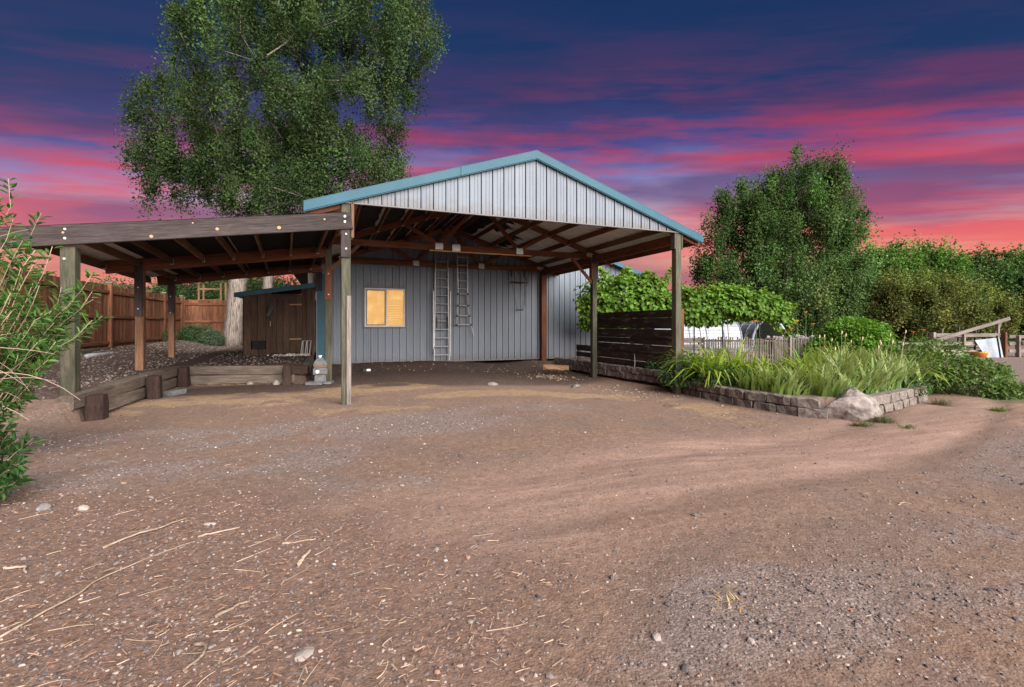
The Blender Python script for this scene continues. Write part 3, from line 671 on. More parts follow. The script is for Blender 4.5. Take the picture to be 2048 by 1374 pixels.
# black felt: whole bays on the left slope, torn remnants on the right
def felt(x0, x1, ya, yb, rag):
    n = 14; ys = np.linspace(ya, yb, n); V = []
    for yy in ys:
        w = rag*rng.random()*(x1-x0); V.append((x0+.02, yy, ridge(x0+.02, 4.745)-.01-.02*rng.random()))
        q = x1-.02-w; V.append(((x0+q)/2, yy, ridge((x0+q)/2, 4.735)-.05*rag*rng.random())); V.append((q, yy, ridge(q, 4.74)-.09*rag*rng.random()))
    F = [(3*i+a, 3*i+a+1, 3*i+a+4, 3*i+a+3) for i in range(n-1) for a in (0, 1)]
    wobj('roof_felt', V, np.array(F), M['black'], cp)
for k in range(6):
    xa = 3.55-.25-k*.61
    for ya, yb in ((.1, 3.5), (3.65, 7.05)):
        if k < 5: felt(xa-.585, xa-.025, ya+(.9 if k > 3 else 0), yb, .12)
for k, ya, yb, rg in ((0, .2, 3.4, .7), (0, 3.7, 7, .3), (1, 2.2, 3.4, .9), (1, 3.9, 5.4, .8), (2, .2, .9, .9), (2, 5.2, 6.9, .9), (-1, .2, 6.9, .2)):
    xa = 3.55+.25+k*.61+.025 if k >= 0 else 3.32; felt(xa, xa+.56 if k >= 0 else 3.78, ya, yb, rg)
# eave girders and fascia
for x, z, h, mt, w in ((7.1, 3.32, .22, 'red', .07), (7.62, 3.28, .15, 'red', .04)):
    beam('eave_girder', (x, .1 if x < 7.5 else -.04, z), (x, 7.05, z), w, h, M[mt], cp)
beam('eave_girder', (-.02, .1, 3.30), (-.55, 7.05, 3.30), .07, .22, M['red'], cp)
beam('eave_fascia', (-.6, -.05, 3.27), (-.6, 7.05, 3.27), .04, .12, M['beam_dark'], cp)
beam('eave_trim', (7.72, -.08, 3.36), (7.72, 7.1, 3.36), .03, .1, M['blue'], cp)
# knee braces
beam('knee_brace', (6.35, 3.56, 3.32), (7.05, 3.56, 2.6), .05, .09, M['red'], cp)
beam('knee_brace', (.4, 3.56, 3.32), (-.24, 3.56, 2.7), .05, .09, M['joist'], cp)

# ------------------------------------------------------------------ lean-to beside it
lt = thing('lean_to_shelter', (-3.72, 0, G(-3.72, 0)), 'dark timber lean-to roof on square posts left of the carport', 'lean-to')
LZ = lambda x: 3.27+x*.134
def lx(x, y): return x+SK*y
for y, mt, ext, h in ((-.115, 'beam_dark', -4.42, .28), (3.56, 'red', -4.32, .27), (7.1, 'red', -4.15, .27)):
    a = (lx(.09 if y < 0 else .06, max(y, 0)), y, LZ(.09)-h/2); b = (lx(ext, max(y, 0)), y, LZ(ext)-h/2)
    bm = beam('roof_beam', a, b, .06, h, M[mt], lt)
    if y < 0:
        for xx, dz, r_, mt2 in ((-.02, -.065, .02, 'bolt'), (-.02, -.155, .02, 'bolt'), (-3.72, -.06, .017, 'bolt'), (-3.74, -.11, .017, 'knot'), (-3.72, -.19, .018, 'bolt'), (-2.72, -.23, .024, 'knot'), (-1.88, -.17, .024, 'knot'), (-1.02, -.2, .028, 'knot'), (-2.2, -.06, .012, 'knot'), (-.34, -.1, .016, 'knot')):
            mb = MB(); zz = LZ(xx)+dz; mb.tube([(xx, y-.028, zz), (xx, y-.038, zz)], r_, 10); mb.obj('bolt' if mt2 == 'bolt' else 'knot', M[mt2], bm)
for px, py, zt, mt, w in ((-3.72, 0, LZ(-3.72)-.3, 'green', .17), (-4.02, 3.6, LZ(-3.74)-.1, 'joist', .15), (-4.40, 7.15, LZ(-3.8)-.1, 'joist', .14)):
    p_ = post('post', px, py, G(px, py)-.35, zt, w, M[mt], lt)
    if py > 1:
        q_ = post('post_plate', px, py-.105, 1.55 if py < 5 else 1.7, zt+.02, w*.95, M['beam_dark'], lt, .045)
        for zz in (1.7, 2.15): mb = MB(); mb.tube([(px, py-.127, zz), (px, py-.14, zz)], .014, 8); mb.obj('bolt', M['bolt'], q_)
    else:
        mb = MB(); mb.tube([(px-.03, py-.084, 2.3), (px-.03, py-.098, 2.3)], .018, 8); mb.obj('bolt', M['bolt'], p_)
post('post_plate', -.585, 7.12, 2.42, 3.1, .2, M['beam_dark'], lt, .05)
for k in range(8):
    xx = -.25-k*.58
    for ya, yb in ((-.08, 3.52), (3.6, 7.06)):
        z = LZ(xx)-.10; j = beam('joist', (lx(xx, max(ya, 0)), ya, z), (lx(xx, yb), yb, z), .04, .14, M['joist'], lt)
        beam('hanger', (lx(xx, yb)+.0, yb-.03, z-.02), (lx(xx, yb), yb-.002, z-.02), .055, .12, M['plate'], j)
for k in range(8):
    ya = -.13+k*.93; yb = min(ya+.93, 7.3)
    sheet(lt, lx(.0, ya), LZ(0)+.012, lx(-4.5, ya), LZ(-4.5)+.012, ya, yb, 'roof_sheet', M['roofmetal'])
    for xa, xb in ((-.05, -1.9), (-1.92, -3.62)): 
        z = -.012; V = [(lx(xa, ya), ya, LZ(xa)+z), (lx(xb, ya), ya, LZ(xb)+z), (lx(xb, yb), yb, LZ(xb)+z), (lx(xa, yb), yb, LZ(xa)+z)]
        wobj('roof_felt', V, np.array([(0, 1, 2, 3)]), M['black'], lt)
beam('eave_board', (lx(-4.4, 0), -.08, LZ(-4.4)-.09), (lx(-4.4, 7.2), 7.2, LZ(-4.4)-.09), .04, .12, M['red'], lt)

# ------------------------------------------------------------------ things on and by the wall
def ladder(name, label, x0t, x1t, x0b, x1b, zt, zb, nr, kind):
    y = 7.03; t = thing(name, ((x0b+x1b)/2, y, zb), label, 'ladder')
    def pt(s, k):
        f = k; z = zt+(zb-zt)*f
        return (x0t+(x0b-x0t)*f if s < 0 else x1t+(x1b-x1t)*f, y, z)
    for s in (-1, 1): beam('rail', pt(s, 0), pt(s, 1), .07, .028, M['alu'], t, up=(1, 0, 0))
    for k in range(nr):
        f = (k+.35)/nr; a, b = pt(-1, f), pt(1, f); mb = MB(); mb.tube([a, b], .019, 8); rg = mb.obj('rung', M['alu'], t)
    return t, pt
t, pt = ladder('extension_ladder', 'longer aluminium extension ladder hung on the wall, reaching almost to the ground', 3.05, 3.47, 3.0, 3.52, 3.6, .15, 12, 0)
for s, xx in ((-1, 3.03), (1, 3.5)):
    beam('fly_rail', (xx-.055*-s*0-.05*s*-1 if s > 0 else xx-.06, 6.98, .3 if s > 0 else .5), (xx+.05 if s > 0 else xx-.06, 6.98, 2.5), .06, .03, M['alu'], t, up=(1, 0, 0))
    beam('lock_bracket', (xx-s*.05, 6.96, .95+.3), (xx-s*.05, 6.96, 1.62), .04, .035, M['rubber'], t)
beam('foot', (3.0, 6.97, .62), (2.93, 6.97, .36), .05, .02, M['rubber'], t)
t, pt = ladder('telescoping_ladder', 'shorter telescoping ladder with flared black-collared base hung on the wall', 3.79, 4.16, 3.83, 4.17, 3.78, 2.42, 5, 1)
for k, z in enumerate((2.42, 2.02, 1.67, 1.36)):
    zb = (2.42, 2.02, 1.67, 1.36, 1.36)[k+1]; w0 = (3.83, 3.82, 3.80, 3.78)[k]; w1 = (4.17, 4.19, 4.23, 4.29)[k]
    if k < 3:
        for a, b in ((w0, (3.83, 3.82, 3.80, 3.78)[k+1]), (w1, (4.17, 4.19, 4.23, 4.29)[k+1])):
            mb = MB(); mb.tube([(a, 7.03, z), (b, 7.03, zb)], .022, 8); mb.obj('rail', M['alu'], t)
    mb = MB(); mb.tube([(w0, 7.03, z), (w1, 7.03, z)], .024, 8); rg = mb.obj('rung', M['alu'], t)
    for a in (w0, w1): beam('collar', (a-.025, 7.0, z), (a+.025, 7.0, z), .07, .06, M['rubber'], rg)
mb = MB(); mb.tube([(4.29, 7.02, 1.36), (4.38, 7.0, .98)], .018, 8); mb.obj('stabiliser_leg', M['alu'], t)
tz = thing('trapeze_swing', (6.1, 7.0, 1.88), 'dark wooden trapeze bars on thin ropes hanging from the rear truss', 'swing')
for a, b in (((5.76, 7.0, 2.9), (6.42, 7.0, 2.88)), ((5.97, 7.0, 1.9), (6.24, 7.0, 1.9))):
    mb = MB(); mb.tube([a, b], .022, 8); mb.obj('bar', M['beam_dark'], tz)
for a, b in (((5.8, 7.0, 3.33), (5.8, 7.0, 2.9)), ((6.27, 7.0, 3.33), (6.36, 7.0, 2.89)), ((5.8, 7.0, 2.9), (6.0, 7.0, 1.9)), ((6.39, 7.0, 2.89), (6.22, 7.0, 1.9)), ((6.5, 7.0, 3.33), (6.4, 7.0, 2.89)), ((6.29, 7.0, 3.33), (6.3, 7.0, 2.05))):
    mb = MB(); mb.tube([a, b], .007, 5); mb.obj('rope', M['rubber'], tz)
for xx in (5.79, 6.29): beam('strap', (xx, 7.0, 3.36), (xx, 7.0, 3.08), .05, .03, M['beam_dark'], tz)

# ------------------------------------------------------------------ coop
cz = .42; cf = 7.3
cc = thing('chicken_coop', (-1.67, cf, cz), 'low dark plank coop with sloping blue-edged roof', 'shed')
CT = lambda x: 2.22+(x+2.66)*.165
xs = [-2.66]
while xs[-1] < -.78: xs.append(min(xs[-1]+random.choice((.15, .17, .2, .23)), -.70))
for a, b in zip(xs[:-1], xs[1:]):
    if b-a < .03: continue
    m_ = (a+b)/2; lo = cz-.02; indoor = -1.95 < m_ < -1.05
    if indoor: continue
    if -2.42 < m_ < -2.1:
        post('plank', m_, cf-.012*random.random(), .88, CT(m_)-.01, b-a-.008, M['coop'], cc, .03); post('plank', m_, cf, lo, .62, b-a-.008, M['coop'], cc, .03)
    else: post('plank', m_, cf-.012*random.random(), lo, CT(m_)-.01, b-a-.008, M['coop'], cc, .03)
beam('opening_dark', (-2.45, cf+.12, .75), (-2.05, cf+.12, .75), .02, .5, M['black'], cc)
dr = post('door', -1.5, cf+.02, .5, 2.3, .9, M['coop'], cc, .02)
for k in range(5): post('door_plank', -1.86+k*.18, cf-.02, .5, 2.26, .172, M['coop'], dr, .025)
for zz in (.92, 1.98): beam('hinge', (-1.42, cf-.045, zz), (-1.08, cf-.045, zz+.01), .012, .035, M['tan'], dr)
beam('door_batten', (-1.93, cf-.05, 2.2), (-1.15, cf-.05, 2.24), .03, .05, M['coop'], dr)
beam('latch', (-1.94, cf-.04, 1.32), (-1.94, cf-.04, 1.46), .02, .03, M['knot'], dr)
beam('door_post', (-1.02, cf-.03, .45), (-1.02, cf-.03, 2.4), .03, .06, M['coop'], cc)
beam('side_wall', (-2.67, cf+.03, 1.3), (-2.67, cf+2.2, 1.3), .03, 1.75, M['coop'], cc)
beam('rear_wall', (-2.66, cf+2.2, 1.35), (-.7, cf+2.2, 1.35), .03, 1.8, M['coop'], cc)
MB().prism([(-2.85, CT(-2.85)), (-.69, CT(-.69)), (-.69, CT(-.69)+.03), (-2.85, CT(-2.85)+.03)], cf-.12, cf+2.4).obj('roof', M['blue'], cc)
MB().prism([(-2.88, CT(-2.88)-.02), (-.685, CT(-.685)-.02), (-.685, CT(-.685)+.125), (-2.88, CT(-2.88)+.125)], cf-.16, cf-.125).obj('roof_trim', M['blue'], cc)
bx = thing('hanging_box', (-1.95, cf-.1, 1.6), 'small dark metal box hanging crooked on the coop planks', 'box')
W = Matrix.Translation((-1.95, cf-.1, 1.75)) @ Matrix.Rotation(R(22), 4, 'Y')
for nm, L_, w, h, dx, mt in (('body', .3, .1, .12, 0, 'steel'), ('lid', .02, .12, .15, .16, 'rubber')):
    meshobj(nm, beam_mesh(L_, w, h, M[mt]), bx, W @ Matrix.Rotation(R(-90), 4, 'Y') @ Matrix.Translation((dx, 0, 0)))
st = thing('metal_stakes', (-.95, 6.9, G(-.95, 6.9)), 'bundle of bright metal stakes stuck in stones beside the coop', 'stakes')
for k in range(5):
    xx = -1.06+k*.06; mb = MB(); mb.tube([(xx-.03, 6.9+.03*(k % 2), G(-.95, 6.9)-.05), (xx+.02*(-1)**k, 6.92, G(-.95, 6.9)+.42), (xx+.05, 6.9, G(-.95, 6.9)+.44)], .012, 6); mb.obj('stake', M['alu'], st)
print('structures ready')

# ------------------------------------------------------------------ terrace timbers
def lumpy(name, L_, w, h, mat, amp, seed):
    """chamfered block with rough faces, length along x"""
    r = np.random.default_rng(seed); n = 5; V = []; prof = [(-1, -.8), (-.8, -1), (.8, -1), (1, -.8), (1, .8), (.8, 1), (-.8, 1), (-1, .8)]
    for i in range(n):
        x = (i/(n-1)-.5)*L_; k = .93 if i in (0, n-1) else 1
        for y, z in prof: V.append((x+r.normal()*amp*.5, y*w/2*k+r.normal()*amp, z*h/2*k+r.normal()*amp*.6))
    F8 = [tuple(range(8))[::-1], tuple(range((n-1)*8, n*8))]; F4 = [(i*8+k, i*8+(k+1) % 8, (i+1)*8+(k+1) % 8, (i+1)*8+k) for i in range(n-1) for k in range(8)]
    return npmesh(name, V, [np.array(F8), np.array(F4)], mat)
def laid(name, p0, p1, w, h, mat, parent, amp=.008, seed=0):
    p0 = Vector(p0); p1 = Vector(p1); x = (p1-p0); L_ = x.length; x /= L_; y = Vector((0, 0, 1)).cross(x).normalized(); z = x.cross(y)
    Mx = Matrix((x, y, z)).transposed().to_4x4(); Mx.translation = (p0+p1)/2
    return meshobj(name, lumpy(name, L_, w, h, mat, amp, seed), parent, Mx)
tw = thing('timber_retaining_wall', (-3.5, 1.9, 0), 'railroad tie wall with dark stub posts holding the raised gravel terrace', 'retaining wall')
laid('timber', (-3.63, -.34, .285), (-3.53, 1.98, .335), .2, .22, M['tie'], tw, .008, 1); laid('timber', (-3.50, 1.99, .335), (-3.47, 3.98, .34), .2, .22, M['tie'], tw, .008, 2)
laid('timber', (-3.57, -.05, .11), (-3.47, 3.98, .11), .19, .21, M['tie'], tw, .008, 3)
laid('timber', (-3.36, 3.98, .33), (-1.2, 3.42, .33), .18, .2, M['tie'], tw, .008, 4); laid('timber', (-3.36, 3.97, .12), (-1.0, 3.38, .12), .17, .2, M['tie'], tw, .008, 5)
laid('timber', (-1.18, 3.42, .31), (-.72, 3.32, .31), .18, .2, M['stub'], tw, .008, 6)
laid('timber', (-.8, 3.42, .3), (-.8, 7.1, .33), .18, .22, M['tie'], tw, .008, 7); laid('timber', (-.79, 3.45, .1), (-.79, 7.1, .1), .17, .2, M['stub'], tw, .008, 8)
for px, py, z1, w in ((-3.41, -.02, .35, .22), (-3.29, 1.95, .42, .2), (-3.27, 3.72, .43, .2), (-1.17, 3.22, .43, .17)):
    W = Matrix.Translation((px, py, (z1-.25)/2)) @ Matrix.Rotation(R(-90), 4, 'Y'); meshobj('stub_post', lumpy('stub_post', z1+.25, w, w, M['stub'], .006, int(px*100)+500), tw, W)
cb_ = laid('concrete_block', (-3.18, 2.25, .03), (-3.0, 2.55, .03), .2, .12, M['stonegrey'], None, .004, 9); tag(cb_, 'small grey concrete block lying beside a dark stub post', 'block')
# stacked stone lantern
sx, sy = -.47, 3.05; sz = G(sx, sy); sl = thing('stone_lantern', (sx, sy, sz), 'small grey pagoda lantern on a stone slab by the carport post', 'lantern')
def sq(prof, name, mat, rz=.2):
    mb = MB(); q = [(r*1.414, z) for r, z in prof]; mb.lathe((0, 0, 0), q, 4); V = np.concatenate(mb.V)
    me = npmesh(name, V, [np.array(f) for f in mb.F.values() if f], mat); return meshobj(name, me, sl, Matrix.Translation((sx, sy, sz)) @ Matrix.Rotation(rz-TH*.4, 4, 'Z'))
laid('base_slab', (sx-.27, sy+.03, sz+.035), (sx+.08, sy-.05, sz+.035), .36, .075, M['stonegrey'], sl, .004, 3); laid('base_slab', (sx+.09, sy-.05, sz+.04), (sx+.27, sy-.09, sz+.04), .3, .06, M['stonegrey'], sl, .004, 4)
sq([(.125, .07), (.115, .2), (.1, .23)], 'pedestal', M['stonegrey']); sq([(.14, .232), (.15, .25), (.15, .36), (.13, .38)], 'lamp_housing', M['stonegrey'])
sq([(.12, .382), (.135, .395), (.135, .425), (.12, .43)], 'brown_band', M['joist']); sq([(.15, .432), (.145, .46), (.12, .53), (.06, .6)], 'roof', M['stonegrey'])
mb = MB(); mb.lathe((sx, sy, sz), [(.02, .6), (.045, .64), (.05, .66)], 8); mb.obj('finial', M['white'], sl)
mb = MB(); mb.tube([(sx-.045, sy-.165, sz+.3), (sx-.055, sy-.19, sz+.3)], .04, 12); mb.obj('round_light', M['white'], sl)
# small stuff on the floor by the wall
sp_ = thing('socket_box', (.75, 5.55, G(.75, 5.55)), 'small black item with a white face lying on the dirt below the window', 'box')
laid('case', (.6, 5.55, G(.7, 5.55)+.04), (.84, 5.58, G(.7, 5.55)+.04), .15, .1, M['rubber'], sp_, .01, 3); laid('white_face', (.72, 5.46, G(.7, 5.5)+.05), (.83, 5.47, G(.7, 5.5)+.05), .02, .06, M['white'], sp_, .001, 4)

# ------------------------------------------------------------------ left fence
def fence_run(name, label, p0, p1, z0, h, rails_side, seed, z0b=None, posts=2.4):
    r = np.random.default_rng(seed); p0 = np.array(p0); p1 = np.array(p1); d = p1-p0; L_ = np.linalg.norm(d); d = d/L_; n = np.array([-d[1], d[0]])*rails_side
    t = thing(name, (p0[0], p0[1], z0), label, 'fence'); k = 0; s = 0.; rz = math.atan2(d[1], d[0])
    z0b = z0 if z0b is None else z0b
    while s < L_-.05:
        w = .138; m_ = p0+d*(s+w/2)-n*.035; f = s/L_; zz = z0*(1-f)+z0b*f
        Wm = Matrix.Translation((m_[0], m_[1], zz+.06+h/2+r.normal()*.006)) @ Matrix.Rotation(rz, 4, 'Z') @ Matrix.Rotation(R(-90), 4, 'Y') @ Matrix.Rotation(r.normal()*.006, 4, 'Y')
        meshobj('board', beam_mesh(h, .018, w-.006, M['fence']), t, Wm); s += w
    npst = int(L_/posts)+1
    for q in range(npst+1):
        m_ = p0+d*min(q*posts, L_)+n*.01; f = min(q*posts, L_)/L_; zz = z0*(1-f)+z0b*f
        p_ = post('post', m_[0], m_[1], zz-.2, zz+h+.13, .11, M['fence'], t, .11, rz); beam('post_cap', (m_[0]-.07, m_[1], zz+h+.145), (m_[0]+.07, m_[1], zz+h+.145), .14, .03, M['grey'], p_)
    for hz in (.2, .95, h-.14):
        for q in range(npst):
            a = p0+d*q*posts+n*.0; b = p0+d*min((q+1)*posts-.02, L_)
            if np.linalg.norm(b-a) < .2: continue
            fa = q*posts/L_; fb = min((q+1)*posts, L_)/L_; za = z0*(1-fa)+z0b*fa; zb_ = z0*(1-fb)+z0b*fb
            beam('rail', (a[0], a[1], za+hz), (b[0], b[1], zb_+hz), .045, .09, M['fence'], t)
    return t
fence_run('privacy_fence', 'reddish brown board fence running back along the left side of the terrace', (-6.15, -1.4), (-6.25, 15.4), .62, 1.8, -1, 3, .66, 2.42)
fence_run('privacy_fence', 'reddish brown board fence closing the yard behind the tree trunk', (-6.2, 15.55), (.6, 15.3), .55, 1.85, -1, 4, .55, 2.2)
lg = laid('mossy_log', (-6.0, 4.9, .68), (-5.95, 9.4, .66), .15, .14, M['green'], None, .012, 4); tag(lg, 'mossy green timber lying along the foot of the left fence', 'timber')
pp = MB().tube([(-5.55, 5.2, .63), (-5.6, 6.4, .61), (-5.66, 7.6, .6), (-5.8, 8.9, .63)], .05, 8).obj('drain_pipe', M['pipe'], None, True); tag(pp, 'grey drain pipe lying on the terrace gravel by the fence', 'pipe')
# play platform beyond the back fence
pg = thing('play_platform', (-6.4, 21.9, .3), 'tan timber play platform with ladder rails rising behind the back fence', 'play structure')
for a, b in (((-7.1, 22.1, .3), (-7.1, 22.1, 3.7)), ((-6.85, 22., .3), (-6.85, 22., 3.6)), ((-5.95, 21.65, .3), (-5.95, 21.65, 3.7)), ((-5.7, 21.55, .3), (-5.7, 21.55, 3.7))): beam('upright', a, b, .09, .09, M['tan'], pg)
for z in (2.72, 3.35): beam('deck_rail', (-7.15, 22.1, z), (-5.9, 21.62, z), .06, .1, M['tan'], pg)
for dz in (0, .45): beam('ladder_rail', (-5.6, 21.5, 3.4-dz*1.2), (-4.5, 21.1, 2.3-dz), .05, .09, M['tan'], pg)
for k in range(3): beam('baluster', (-5.3+k*.33, 21.4-k*.12, 2.6-k*.33), (-5.3+k*.33, 21.4-k*.12, 3.05-k*.33), .04, .04, M['tan'], pg)

# ------------------------------------------------------------------ plank screen and block walls on the right
ps = thing('plank_screen', (7.72, 2.6, 0), 'dark horizontal plank screen between the right carport posts', 'screen')
zz = 1.75; k = 0
for h in (.2, .29, .26, .16, .23, .23, .26):
    for ya, yb in (((.72, 2.6), (2.61, 4.45)) if k in (1, 2, 4) else ((.72, 4.45),)):
        beam('plank', (7.72+.012*(k % 2), ya, zz-h/2+random.uniform(-.006, .006)), (7.72+.012*(k % 2), yb, zz-h/2+random.uniform(-.008, .002)), .035, h-.004, M['screen'], ps)
    zz -= h+(.007 if k % 2 else .002); k += 1
for z, h in ((.58, .2), (.36, .16)): beam('plank', (7.74, 4.47, z), (7.74, 5.75, z), .035, h, M['screen'], ps)
for y in (.78, 2.6, 4.4, 5.7): post('backing_post', 7.8, y, -.1, 1.7 if y < 5 else .66, .09, M['screen'], ps)
post('end_post', 7.78, .62, -.1, 1.75, .1, M['fence'], ps)
blkv = [lumpy('block', .41, .22, .17, M['block'], .008, s) for s in range(5)]
def block_wall(name, label, path, courses, z0, seed, L_=.415, capped=False):
    P = np.array(path, float); sgl = np.linalg.norm(np.diff(P, axis=0), axis=1); cum = np.concatenate([[0], np.cumsum(sgl)]); tot = cum[-1]
    t = thing(name, (P[0, 0], P[0, 1], z0), label, 'garden wall'); r = np.random.default_rng(seed)
    at_ = lambda s: np.array([np.interp(s, cum, P[:, i]) for i in range(2)])
    for c in range(courses):
        s = -(.18 if c % 2 else 0)
        while s+L_/2 < tot:
            a, b = at_(max(s, 0)), at_(min(s+L_, tot)); m_ = (a+b)/2; d = b-a; rz = math.atan2(d[1], d[0])
            if np.linalg.norm(d) > .16:
                zg = min(G(m_[0]-.25, m_[1]), z0+.1) if z0 is None else z0
                Wm = Matrix.Translation((m_[0]+r.normal()*.006, m_[1]+r.normal()*.006, z0+.08+c*.168+r.normal()*.003)) @ Matrix.Rotation(rz+r.normal()*.03, 4, 'Z')
                meshobj('block', blkv[r.integers(5)], t, Wm)
            s += L_+.014
    return t
block_wall('block_garden_wall', 'curved two-course grey block edging in front of the flower bed', [(7.5, .45), (7.3, 0), (7.18, -.7), (7.15, -1.9), (7.32, -2.9), (7.45, -3.1)], 2, -.215, 5)
block_wall('block_garden_wall', 'tumbled block edging right of the boulder', [(8.45, -3.2), (9.0, -3.12), (9.8, -2.95), (10.6, -2.75), (11.2, -2.6)], 2, -.21, 6)
block_wall('block_garden_wall', 'low grey block wall under the dark plank screen', [(7.3, 6.3), (7.38, 5.2), (7.42, 3.9), (7.5, 2.4), (7.6, 1.0), (7.55, .5)], 2, -.13, 7)
# boulder
def rockmesh(name, rx, ry, rz, mat, seed, amp=.28, sub=3, cuts=7):
    import bmesh
    bm = bmesh.new(); bmesh.ops.create_icosphere(bm, subdivisions=sub, radius=1); V = np.array([v.co for v in bm.verts]); F = np.array([[v.index for v in f.verts] for f in bm.faces]); bm.free()
    r = np.random.default_rng(seed); k = np.zeros(len(V))
    for _ in range(cuts): d = unit(r.normal(size=3)); h = .5+.35*r.random(); dd = V@d; V = V-np.maximum(dd-h, 0)[:, None]*d*.93
    k = fbm(V[:, 0]*2+seed, V[:, 1]*2+V[:, 2]*1.7, 4, seed)-.5; V = V*(1+amp*k)[:, None]
    return npmesh(name, V*np.array([rx, ry, rz]), F, mat)
def rock(name, label, x, y, rx, ry, rz, mat, seed, cat='rock', yaw=0., sink=.35, group=None, sub=2, z=None):
    o = meshobj(name, rockmesh(name, rx, ry, rz, M[mat], seed, sub=sub, cuts=15 if sub > 3 else 7, amp=.4 if sub > 3 else .28), None, Matrix.Translation((x, y, (G(x, y) if z is None else z)+rz*(1-2*sink)*.9)) @ Matrix.Rotation(yaw, 4, 'Z')); return tag(o, label, cat, group)
rock('boulder', 'big pale angular boulder set in the flower bed edge', 7.93, -3.34, .66, .36, .38, 'boulder', 40, 'boulder', -.3, .27, sub=5, z=-.2)
rock('edging_stone', 'rounded brown stone at the left end of the block edging', 7.38, .3, .22, .17, .15, 'block', 5, z=-.17)
rock('bed_stone', 'grey stone lying on the bed beneath the plank screen', 7.75, .75, .18, .14, .12, 'block', 8, z=.1)
for j, (x, y, rx, ry, rz, mt, lb) in enumerate(((3.23, 1.63, .13, .1, .06, 'darkRock', 'flat dark stone in the middle of the carport floor'), (5.28, 1.44, .17, .12, .08, 'darkRock', 'brown stone on the carport floor near the right mid post'),
    (-2.22, -4.05, .055, .04, .035, 'darkRock', 'dark rounded stone in the litter at the left edge'), (-1.95, -4.15, .06, .04, .03, 'paleRock', 'tan stone beside the dark rounded stone at left'), (-1.02, -4.78, .045, .025, .012, 'paleRock', 'broken white stone chip in the left foreground'),
    (1.08, -6.85, .03, .025, .018, 'paleRock', 'pale round pebble in the centre right foreground'), (-.35, -6.4, .055, .035, .012, 'paleRock', 'flat tan stone at the bottom left of the yard'), (-1.95, 3.55, .1, .07, .07, 'paleRock', 'pale stone at the foot of the rear terrace timbers'), (-1.4, 3.35, .12, .08, .08, 'paleRock', 'tan stone by the rear stub post'))):
    rock('field_stone', lb, x, y, rx, ry, rz, mt, 30+j, yaw=j*.7)
lgx = laid('split_log', (6.05, 4.9, .02), (6.75, 4.5, .0), .17, .14, M['tan'], None, .02, 6); tag(lgx, 'short split log lying by the block wall near the red post', 'log')
lgx = laid('garden_timber', (12.7, -2.1, -.1), (13.7, -2.9, -.1), .2, .2, M['tie'], None, .012, 8); tag(lgx, 'grey timber end poking out under the trailing vine', 'timber')
hs = MB().tube([(7.66, 2.35, .55), (7.6, 2.25, .5), (7.5, 2.1, .3), (7.45, 2.05, .22)], .012, 6).obj('garden_hose', M['pipe'], None, True); tag(hs, 'short pale hose hanging over the block wall by the screen', 'hose')

# ------------------------------------------------------------------ right background: fences, hoop house, chute
pf = thing('paling_fence', (15.5, 5.7, -.2), 'grey fence of rough thin palings behind the flower bed', 'fence')
a = np.array([14.0, 6.35]); b = np.array([19.2, 4.3]); d = (b-a)/np.linalg.norm(b-a); rz = math.atan2(d[1], d[0]); s = 0.
while s < np.linalg.norm(b-a):
    m_ = a+d*s; h = 1.02+rng.normal()*.05; Wm = Matrix.Translation((m_[0], m_[1], -.22+h/2)) @ Matrix.Rotation(rz, 4, 'Z') @ Matrix.Rotation(rng.normal()*.03, 4, 'Y') @ Matrix.Rotation(R(-90), 4, 'Y')
    meshobj('paling', beam_mesh(round(h, 1), .025, random.choice((.045, .06, .07)), M['paling']), pf, Wm); s += .085+.02*rng.random()
for z in (.1, .7): beam('rail', (14, 6.39, z), (19.2, 4.34, z), .04, .07, M['grey'], pf)
post('post', 17.2, 5.02, -.3, .88, .1, M['grey'], pf)
lf = thing('board_fence', (13.3, 6.6, -.2), 'weathered horizontal board fence left of the palings', 'fence')
for z in (.2, .45, .72): beam('board', (12.0, 7.15, z), (14.0, 6.4, z), .03, .2, M['grey'], lf)
for x, y in ((12.1, 7.2), (13.0, 6.85), (13.9, 6.5)): post('post', x, y, -.3, .85, .1, M['grey'], lf)
for j, (x, y, nm) in enumerate(((12.6, 5.4, 'left'), (13.6, 5.0, 'middle'), (14.9, 4.5, 'right'))):
    t = thing('trellis_post', (x, y, -.2), f'thin dark steel post under the grape vine, {nm} of three', 'post'); post('shaft', x, y, -.3, 2.0, .04, M['steel'], t); beam('clip', (x-.03, y-.03, .9), (x+.03, y-.03, .9), .02, .03, M['steel'], t)
wm = thing('wire_mesh', (13.5, 5.05, -.2), 'dark wire mesh panel strung between the thin steel posts', 'wire mesh')
for k in range(9): MB().tube([(12.0, 5.66, .5+k*.13), (15.2, 4.42, .5+k*.13)], .004, 4).obj('wire', M['steel'], wm)
for k in range(18): MB().tube([(12.0+k*.188, 5.66-k*.073, .45), (12.0+k*.188, 5.66-k*.073, 1.6)], .004, 4).obj('wire', M['steel'], wm)
